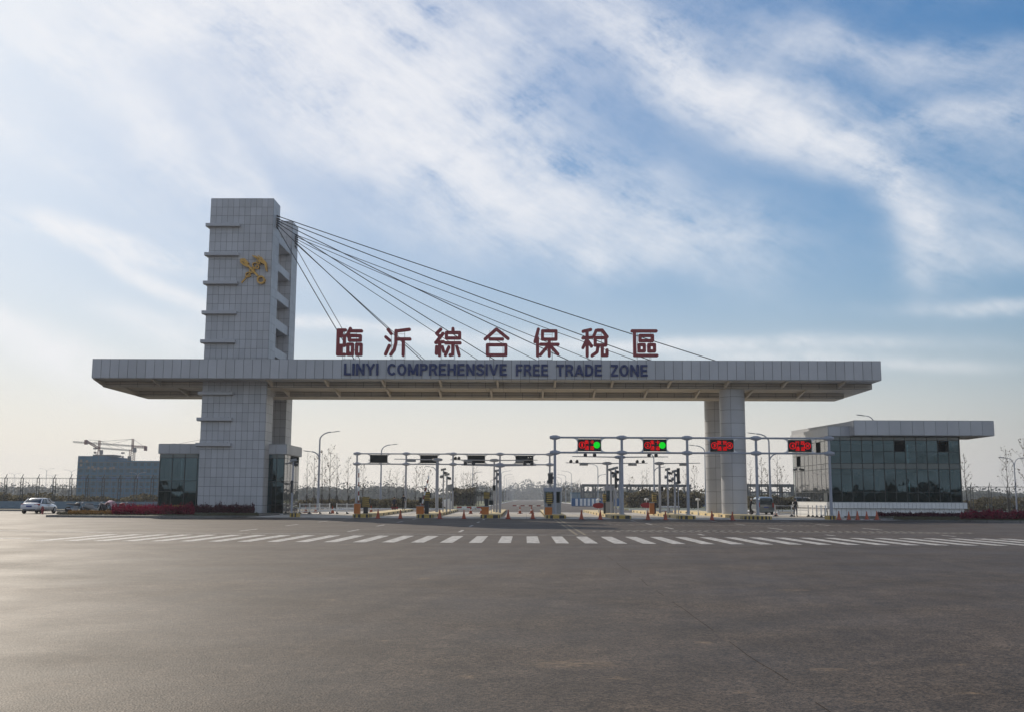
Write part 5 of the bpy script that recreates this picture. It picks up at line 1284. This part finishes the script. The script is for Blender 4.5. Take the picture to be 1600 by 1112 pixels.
frame('concrete_frame', 'open grey concrete building frame between the columns and the glass office', 1164, 1256, 232, 757, 768, 9, 2.6)
# blue site hoarding
x0, x1 = PX(893,225), PX(1300,225); hb = empty('site_hoarding', (x0,225,0), 'long blue site hoarding with white panels behind the right lanes', 'hoarding'); mb = MB(); mw = MB(); x = 0; L = x1-x0
zt_ = PZ(1000,778,225); panels(mb.box(0,0,0,L,.06,zt_), (0,0,0), (1,0,0), (0,0,1), L, zt_, int(L/1.0), 1, .05); mb.build('blue_panels','bluehoard',hb)
for px in (901,908,914,920,926.5,932.5,1002,1047,1166): p = PX(px,225)-x0; mw.box(p-.28,-.09,.1,p+.28,-.05,zt_-.1)
mw.build('white_panels','white',hb)
x0, x1 = PX(893,330), PX(908,330); root = empty('blue_shed', (x0,330,0), 'small blue-grey shed at the left end of the concrete frame', 'building')
MB().box(0,0,0,x1-x0,6,PZ(893,770,330)).build('shed_wall','bluewall',root); MB().box(-.2,-.2,PZ(893,770,330),x1-x0+.2,6.2,PZ(893,768.5,330)).build('shed_roof','tower_net',root)
for k, (px0, px1, y0, y1, m_, lab) in enumerate(((1526,1538,780,787,'bluehoard','small blue building seen through the right fence, left one'),(1552,1566,779.5,787.5,'bluehoard','dark blue container seen through the right fence, middle one'),(1580,1604,779,787,'bluewall','pale blue-grey shed seen through the right fence, right one'))):
    d = 260; x0, x1 = PX(px0,d), PX(px1,d); root = empty('small_shed', (x0,d,0), lab, 'building'); h = PZ(px0,y0,d)
    MB().box(0,0,0,x1-x0,4,h-.2).build('shed_wall',m_,root); MB().prism_x([(-.2,h-.199),(4.2,h-.199),(2,h+.3)],-.15,x1-x0+.15).build('shed_roof','conc_grey',root)
leafmass('roadside_trees', 'line of trees across the road behind the viewer, mirrored in the glass fronts', 'trees', wood_fn(-160,190,-84,-74,6,.05), 9000, 'wood', .3,.6, (-160,190,-78,5,.06,5,.8))
# white sunshade in the lane
p = PG(701,798); root = empty('white_sunshade', (p.x,p.y,0), 'tilted white sunshade behind the second island poles', 'sunshade')
mb = MB(); n = 8; ap = Vector((.1,-.3,1.55)); ring = []
for k in range(n):
    a = 2*pi*k/n; ring.append(Vector((cos(a)*.75-.1, .2*sin(a)-.2, .85+.62*sin(a)*.9-.25*cos(a))))
mb.add([ap]+ring+[ap+Vector((0,.04,-.02))]+[r_+Vector((0,.03,0)) for r_ in ring], [(0,1+k,1+(k+1)%n) for k in range(n)]+[(9,10+(k+1)%n,10+k) for k in range(n)]); mb.build('canopy','white',root)
MB().tube((0,0,0),(.08,-.2,1.5),.02,n=6).build('shade_pole','grey',root)
# low bench-like roadside barriers seen through the lanes
for k, (px0, px1, py, d) in enumerate(((612,622,791,120),(652,672,789,150),(714,760,790.5,150),(1030,1062,789.5,140))):
    x0, x1 = PX(px0,d), PX(px1,d); root = empty('roadside_barrier', (x0,d,0), ('low red barrier at which the two guards stand','low dark barrier behind the second island','low red and white barrier beyond the third lane','low pale rail before the hoarding')[k], 'barrier'); h = PZ(px0,py,d); n = 6; L = x1-x0
    mb = MB()
    for j in range(n): mb.box(L*j/n,-.05,h-.22,L*(j+1)/n,.05,h,(j % 2) if k == 2 else 0)
    mb.build('barrier_rail',[('signred','dark','signred','white')[k],'white'],root)
    mb = MB().box(.05,-.05,0,.13,.05,h-.221).box(L-.13,-.05,0,L-.05,.05,h-.221).box(L/2-.04,-.05,0,L/2+.04,.05,h-.221); mb.build('barrier_legs','dark',root)
# dark equipment monitors and pale cabinets on islands
for (px0,px1,y0,y1,d,m_,lab) in ((764.2,771.2,780.8,788,93,'dark','dark monitor box on a thin post at the third island'),(1028,1036,758.7,767.5,104,'grey','grey cabinet high on the sixth island mast'),(655.5,660,776,785,96,'dark','dark monitor box behind the second island barrier'),(769.6,774.4,757,766.3,103.6,'grey','grey cabinet high on the third island mast')):
    x0, x1 = PX(px0,d), PX(px1,d); za, zb = PZ(px0,y0,d), PZ(px0,y1,d); root = empty('equipment_cabinet', ((x0+x1)/2,d,.27), lab, 'cabinet'); w = x1-x0
    MB().box(-w/2,-.42,zb-.27,w/2,-.17,za-.27).build('cabinet_body',m_,root,bevel=.02); MB().box(-w/2+.04,-.435,zb-.22,w/2-.04,-.421,za-.32).build('cabinet_door','screen_off',root)
    MB().tube((0,-.14,0),(0,-.14,za-.3),.03,n=6).build('cabinet_post','steel',root)

# ------------------------------------------------------------------ vehicles
def ring(y, zb, zt, hw, n=20, e=3.6):
    c = (zb+zt)/2; h = (zt-zb)/2; r = []
    for k in range(n):
        a = 2*pi*k/n; cx, sz = cos(a), sin(a); r.append((hw*math.copysign(abs(cx)**(2/e), cx)*(1-.07*max(0,sz)), y, c+h*math.copysign(abs(sz)**(2/e), sz)))
    return r
def loft(rings, mb=None, mi=0):
    mb = mb or MB(); n = len(rings[0]); vs = [v for r in rings for v in r]; fs = []
    for i in range(len(rings)-1):
        for k in range(n): fs.append((i*n+k, i*n+(k+1)%n, (i+1)*n+(k+1)%n, (i+1)*n+k))
    fs += [tuple(range(n)), tuple(range(len(vs)-1, len(vs)-n-1, -1))]
    return mb.add(vs, fs, mi)
def wheel(root, x, y, r, w):
    t = MB().lathe([(r*.6,-w/2),(r*.93,-w/2),(r,-w*.3),(r,w*.3),(r*.93,w/2),(r*.6,w/2)], (x,y,r), 22, axis='X').build('wheel','tyre',root,smooth=True)
    s = 1 if x > 0 else -1; mb = MB().lathe([(r*.58,0),(r*.55,.015),(r*.2,.03)], (x+s*(w/2),y,r), 22, axis='X') if s > 0 else MB().lathe([(r*.58,0),(r*.55,-.015),(r*.2,-.03)], (x+s*(w/2),y,r), 22, axis='X')
    mb.build('rim','rim',t,smooth=True)
def slab(mb, a, b, c, d, th=.012, mi=0):
    a, b, c, d = map(Vector, (a,b,c,d)); n = (b-a).cross(d-a).normalized()*th
    return mb.add([a,b,c,d,a+n,b+n,c+n,d+n], [(3,2,1,0),(4,5,6,7),(0,1,5,4),(1,2,6,5),(2,3,7,6),(3,0,4,7)], mi)
def sedan(x, y, rz, label):
    root = empty('parked_car', (x,y,0), label, 'car', rz=rz)
    S = [(-2.27,.46,.80,.72),(-2.20,.32,.96,.82),(-1.95,.22,1.03,.87),(-1.3,.20,1.03,.895),(-.3,.20,1.00,.90),(.7,.20,.98,.895),(1.2,.21,.95,.885),(1.75,.22,.87,.865),(2.1,.26,.76,.80),(2.24,.36,.62,.68)]
    loft([ring(*s) for s in S]).build('body','car_white',root,smooth=True,recalc=True)
    def cab(z, y0, y1, hw, n=24):
        r = []; cy = (y0+y1)/2; hy = (y1-y0)/2
        for k in range(n):
            a = 2*pi*k/n; r.append((hw*math.copysign(abs(cos(a))**.35, cos(a)), cy+hy*math.copysign(abs(sin(a))**.45, sin(a)), z))
        return r
    loft([cab(.95,-1.72,1.22,.80), cab(1.2,-1.32,.80,.72), cab(1.38,-1.02,.45,.63)]).build('cabin_glass','carglass',root,smooth=True,recalc=True)
    loft([cab(1.365,-1.05,.50,.65), cab(1.42,-.98,.40,.61), cab(1.45,-.75,.20,.48)]).build('roof','car_white',root,smooth=True,recalc=True)
    mb = MB()
    for s in (-1,1):
        mb.tube((s*.80,-1.60,.97),(s*.64,-.98,1.39),.055,.05,6); mb.tube((s*.79,1.12,.95),(s*.64,.42,1.39),.05,.045,6); mb.tube((s*.815,-.15,.97),(s*.665,-.22,1.39),.04,.04,6)
    mb.build('pillars','car_white',root,smooth=True)
    for s in (-1,1):
        MB().add([(s*.50,-2.245,.72),(s*.80,-2.17,.70),(s*.87,-1.9,.80),(s*.86,-1.93,.93),(s*.76,-2.2,.93),(s*.46,-2.245,.90),(s*.50,-2.15,.72),(s*.46,-2.15,.90)],[(0,1,4,5),(1,2,3,4),(0,5,7,6),(5,4,3,7),(0,6,2,1)]).build('tail_lamp','tail',root)
        for yy in (-1.38,1.32): wheel(root, s*.80, yy, .32, .21)
        MB().obox((s*.97,.85,1.02),(.09,0,0),(0,.06,0),(0,0,.06)).build('mirror','car_white',root,bevel=.02)
        mb = MB().box(s*.895-.012,-.03,.30,s*.895+.012,-.02,.95); mb.box(s*.905-.02,-.35,.80,s*.905+.01,-.22,.825); mb.build('door_handle','grey',root)
    MB().box(-.26,-2.30,.62,.26,-2.275,.76).build('number_plate','plate',root); MB().box(-.55,-2.255,.30,.55,-2.235,.42).build('bumper_insert','dark',root)
    return root
sedan(PX(58,97,790), 97.5, radians(2), 'white saloon car with sun glint on its boot, parked at the far left')
def van(x, y, rz, label):
    root = empty('parked_van', (x,y,0), label, 'van', rz=rz)
    S = [(-2.4,.42,1.60,.76),(-2.36,.30,1.78,.83),(-2.2,.24,1.87,.86),(-1.5,.22,1.92,.87),(.4,.22,1.92,.87),(1.0,.22,1.78,.87),(1.45,.22,1.35,.87),(1.9,.22,1.10,.86),(2.25,.25,1.0,.82),(2.42,.35,.85,.72)]
    loft([ring(*s, 24, 5) for s in S]).build('body','van_paint',root,smooth=True,recalc=True)
    mb = MB(); slab(mb,(-.66,-2.405,1.08),(.66,-2.405,1.08),(.60,-2.36,1.68),(-.60,-2.36,1.68),.03); mb.build('rear_window','carglass',root)
    for s in (-1,1):
        mb = MB()
        for a, b in ((-2.1,-1.15),(-1.08,-.1),(-.03,.85)): mb.box(s*.865-.012,a,1.08,s*.865+.012,b,1.66)
        mb.build('side_window','carglass',root)
        MB().box(s*.74-.07,-2.42,.78,s*.74+.07,-2.36,1.28).build('tail_lamp','tail',root,bevel=.02)
        for yy in (-1.5,1.5): wheel(root, s*.78, yy, .34, .22)
    MB().box(-.26,-2.45,.72,.26,-2.415,.86).build('number_plate','plate',root); MB().box(-.80,-2.46,.30,.80,-2.36,.50).build('rear_bumper','van_paint',root,bevel=.03)
    MB().box(-.55,-2.44,.90,.55,-2.41,.95).build('handle_trim','rim',root)
van(PX(1197.5,112,795), 114.2, radians(-1.5), 'blue-grey van seen from behind, stopped in the lane right of the columns')

def motorbike(x, y, rz, label, tank='signred', scooter=False, cover=False):
    root = empty('motor_scooter' if scooter else 'motorbike', (x,y,.14), label, 'scooter' if scooter else 'motorbike', rz=rz)
    for yy in (-.62,.66):
        r = .28; t = MB().lathe([(r*.62,-.05),(r*.92,-.055),(r,-.02),(r,.02),(r*.92,.055),(r*.62,.05)],(0,yy,r),20,axis='X').build('wheel','tyre',root,smooth=True)
        MB().lathe([(r*.6,-.02),(.06,-.03),(.06,.03),(r*.6,.02)],(0,yy,r),16,axis='X').build('rim','rim',t)
    mb = MB().path([(0,-.6,.30),(0,-.25,.34),(0,.1,.30),(0,.38,.72)],.035,6).tube((0,-.55,.62),(0,.35,.66),.03,n=6); mb.build('frame','dark',root)
    mb = MB()
    for s in (-1,1): mb.tube((s*.07,.66,.28),(s*.06,.42,.92),.025,n=6)
    mb.build('front_fork','rim',root)
    MB().tube((-.33,.30,1.02),(-.08,.40,.96),.016,n=6).tube((.33,.30,1.02),(.08,.40,.96),.016,n=6).tube((-.09,.40,.96),(.09,.40,.96),.02,n=6).build('handlebar','dark',root)
    MB().lathe([(.02,-.1),(.09,-.05),(.10,.04),(.02,.06)],(0,.55,.88),12,axis='Y').build('headlamp','rim',root,smooth=True)
    if scooter:
        loft([ring(-.85,.55,.78,.12),ring(-.6,.40,.80,.17),ring(-.2,.30,.76,.17),ring(.0,.26,.45,.16),ring(.25,.26,.40,.16)]).build('body_shell',tank,root,smooth=True,recalc=True)
        mb = MB(); mb.prism_x([(.26,.35),(.34,.33),(.50,.92),(.42,.95)],-.17,.17); mb.build('leg_shield',tank,root,bevel=.03)
    else:
        loft([ring(-.12,.68,.80,.09),ring(.05,.64,.90,.14),ring(.30,.68,.90,.12),ring(.36,.72,.84,.06)]).build('fuel_tank',tank,root,smooth=True,recalc=True)
        MB().box(-.12,-.18,.26,.12,.22,.58).build('engine','grey',root,bevel=.04)
        MB().tube((.13,.15,.30),(.15,-.75,.36),.04,.055,8).build('exhaust_pipe','rim',root,smooth=True)
    loft([ring(-.78,.76,.84,.10),ring(-.5,.73,.85,.13),ring(-.15,.70,.80,.11)]).build('seat','dark',root,smooth=True,recalc=True)
    MB().tube((-.3,.3,1.02),(-.36,.28,1.2),.008,n=4).lathe([(.02,-.02),(.06,0),(.02,.02)],(-.38,.27,1.24),8,axis='Y').tube((.3,.3,1.02),(.36,.28,1.2),.008,n=4).lathe([(.02,-.02),(.06,0),(.02,.02)],(.38,.27,1.24),8,axis='Y').build('mirrors','dark',root)
    if cover:
        mb = MB(); n = 10; rows = []
        for j, (yy, z, hw) in enumerate(((.62,.45,.30),(.60,.80,.40),(.48,1.08,.46),(.20,1.12,.44),(-.05,.98,.36),(-.15,.80,.26))):
            rows.append([(hw*(2*k/n-1), yy+.05*cos(k*2.1+j), z-.16*abs(2*k/n-1)**2+.02*sin(k*3+j)) for k in range(n+1)])
        vs = [v for r in rows for v in r]; fs = [(j*(n+1)+k, j*(n+1)+k+1, (j+1)*(n+1)+k+1, (j+1)*(n+1)+k) for j in range(len(rows)-1) for k in range(n)]
        mb.add(vs+[(v[0],v[1],v[2]-.015) for v in vs], fs+[tuple(i+len(vs) for i in reversed(f)) for f in fs]); c = mb.build('wind_cover','pink',root,smooth=True)
q = lambda px, d: (PX(px,d,795), d)
motorbike(*q(118,93.5), radians(-70), 'small dark motorbike standing on the left bed, nearest the white car', 'dark')
motorbike(*q(148,93), radians(-62), 'black scooter with a silver front beside the covered scooter', 'grey', True)
motorbike(*q(168,93.3), radians(-100), 'scooter draped with a pale pink wind cover behind the yellow flowers', 'dark', True, True)
motorbike(*q(188,95.5), radians(-75), 'dark red motorbike half hidden by the crimson plants', 'signred')

# ------------------------------------------------------------------ people
def person(x, y, z, rz, h, label, top, legs, pose='stand', cap=None):
    root = empty('person', (x,y,z), label, 'person', rz=rz); s = h/1.75
    hipw, shw = .095, .19
    arm = {'hips': [(.30,.02,1.20),(.20,-.12,1.02)], 'stand': [(.235,.03,1.16),(.235,-.06,.93)], 'reach': [(.27,-.18,1.22),(.20,-.42,1.18)]}[pose]
    lean = -.12 if pose == 'reach' else 0
    V = {}; verts = []; edges = []; rad = []
    def v(n, p, r):
        V[n] = len(verts); verts.append(Vector(p)*s); rad.append((r*s, r*s))
    def e(a, b): edges.append((V[a], V[b]))
    v('pel',(0,0,.95),.135); v('wa',(0,lean*.3,1.10),.125); v('ch',(0,lean*.8,1.30),.15); v('sh',(0,lean,1.43),.115); v('nk',(0,lean-.01,1.50),.055); v('hd0',(0,lean-.02,1.56),.07); v('hd',(0,lean-.02,1.65),.092); v('ht',(0,lean-.01,1.72),.06)
    for a, b in (('pel','wa'),('wa','ch'),('ch','sh'),('sh','nk'),('nk','hd0'),('hd0','hd'),('hd','ht')): e(a,b)
    for sd_, sx in (('l',-1),('r',1)):
        st = .04 if sd_ == 'l' else -.05
        v('hp'+sd_,(sx*hipw,0,.90),.10); v('kn'+sd_,(sx*(hipw+.015),st,.50),.066); v('an'+sd_,(sx*(hipw+.02),st*1.2+.03,.09),.045); v('to'+sd_,(sx*(hipw+.04),st*1.2-.13,.035),.036)
        v('sl'+sd_,(sx*shw,lean,1.40),.066); v('el'+sd_,(sx*arm[0][0],arm[0][1]+lean,arm[0][2]),.045); v('wr'+sd_,(sx*arm[1][0],arm[1][1]+lean,arm[1][2]),.030)
        hx, hy, hz = sx*arm[1][0], arm[1][1]+lean, arm[1][2]; dn = (0,-.03,-.09) if pose != 'reach' else (0,-.1,0)
        v('pm'+sd_,(hx+dn[0],hy+dn[1]*.6,hz+dn[2]*.6),.034)
        for a, b in (('pel','hp'),('hp','kn'),('kn','an'),('an','to')): e(a+('' if a=='pel' else sd_), b+sd_)
        for a, b in (('sh','sl'),('sl','el'),('el','wr'),('wr','pm')): e(a+('' if a=='sh' else sd_), b+sd_)
        for k in range(4): fx = (k-1.5)*.018; v('f%d%s'%(k,sd_),(hx+dn[0]*2+fx,hy+dn[1]*1.6,hz+dn[2]*(1.75-.12*abs(k-1.3))),.009); e('pm'+sd_,'f%d%s'%(k,sd_))
        v('th'+sd_,(hx-sx*.04,hy-.03+dn[1],hz+dn[2]*.9),.010); e('pm'+sd_,'th'+sd_)
    me = bpy.data.meshes.new('body'); me.from_pydata([tuple(p) for p in verts], edges, []); ob = bpy.data.objects.new('body', me); COL.objects.link(ob)
    ob.modifiers.new('skin','SKIN'); 
    for i, sv in enumerate(me.skin_vertices[0].data): sv.radius = rad[i]; sv.use_root = (i == 0)
    sb = ob.modifiers.new('sub','SUBSURF'); sb.levels = 1; sb.render_levels = 1
    dg = bpy.context.evaluated_depsgraph_get(); dg.update(); m2 = bpy.data.meshes.new_from_object(ob.evaluated_get(dg)); bpy.data.objects.remove(ob)
    m2.materials.clear()
    for mm in ('skin', top, legs, 'black'): m2.materials.append(M[mm])
    for p in m2.polygons:
        c = p.center/s; p.use_smooth = True
        wristish = any((c-Vector((sx*arm[1][0],arm[1][1]+lean,arm[1][2]-.0))).length < .19 and c.z < arm[1][2]+ (.0 if pose!='reach' else 1) and (pose!='reach' or c.y < arm[1][1]+lean) for sx in (-1,1)) and abs(c.x) > .14
        p.material_index = 0 if (c.z > 1.49 or wristish) else (1 if c.z > .93 else (2 if c.z > .10 else 3))
    m2.name = 'body'; b = bpy.data.objects.new('body', m2); COL.objects.link(b); b.parent = root
    mb = MB(); mb.lathe([(.085*s,1.64*s),(.108*s,1.70*s),(.09*s,1.765*s),(.03*s,1.79*s)],(0,(lean+.005)*s,0),14); mb.build('cap' if cap else 'hair', cap or 'hair', root, smooth=True)
    mb = MB().tube((0,(lean-.11)*s,1.65*s),(0,(lean-.135)*s,1.62*s),.012*s,.016*s,6); mb.build('nose','skin',root)
p = isl_x(0,115,.55); person(PX(630,115,797), 115, .27, radians(165), 1.72, 'man in dark clothes with hands on hips, right one of two in the left lanes', 'cloth_black', 'cloth_black', 'hips')
person(PX(615.8,117,797), 117, .0, radians(200), 1.72, 'man in a navy jacket behind a low barrier, left one of two', 'cloth_navy', 'cloth_black', 'stand')
person(PX(1172.5,111.5,797), 111.5, .0, radians(75), 1.72, 'guard in black with a white cap leaning towards the van', 'cloth_black', 'cloth_black', 'reach', 'white')
person(PX(1243,98.6,797), 98.6, .0, radians(20), 1.72, 'man in dark top and grey trousers by the pale railing', 'cloth_black', 'cloth_grey', 'stand')

# ------------------------------------------------------------------ haze
HAZE = 0.0003
if HAZE:
    mb = MB().box(-1400,-90,-1.0,1400,1600,60); o = mb.build('haze', 'white'); tag(o, kind='stuff'); o['label'] = 'thin pale haze over the far fields'; o['category'] = 'haze'
    m = bpy.data.materials.new('haze_air'); m.use_nodes = True; t = m.node_tree; t.nodes.clear(); ou = t.nodes.new('ShaderNodeOutputMaterial'); pv = t.nodes.new('ShaderNodeVolumePrincipled')
    pv.inputs['Color'].default_value = (.93,.96,1.0,1); pv.inputs['Density'].default_value = HAZE; pv.inputs['Anisotropy'].default_value = .2; t.links.new(pv.outputs[0], ou.inputs['Volume']); o.data.materials.clear(); o.data.materials.append(m)
    o.display_type = 'WIRE'
SC.cycles.use_denoising = True; SC.cycles.volume_bounces = 0; SC.cycles.max_bounces = 6; SC.cycles.transparent_max_bounces = 12; SC.cycles.sample_clamp_indirect = 6
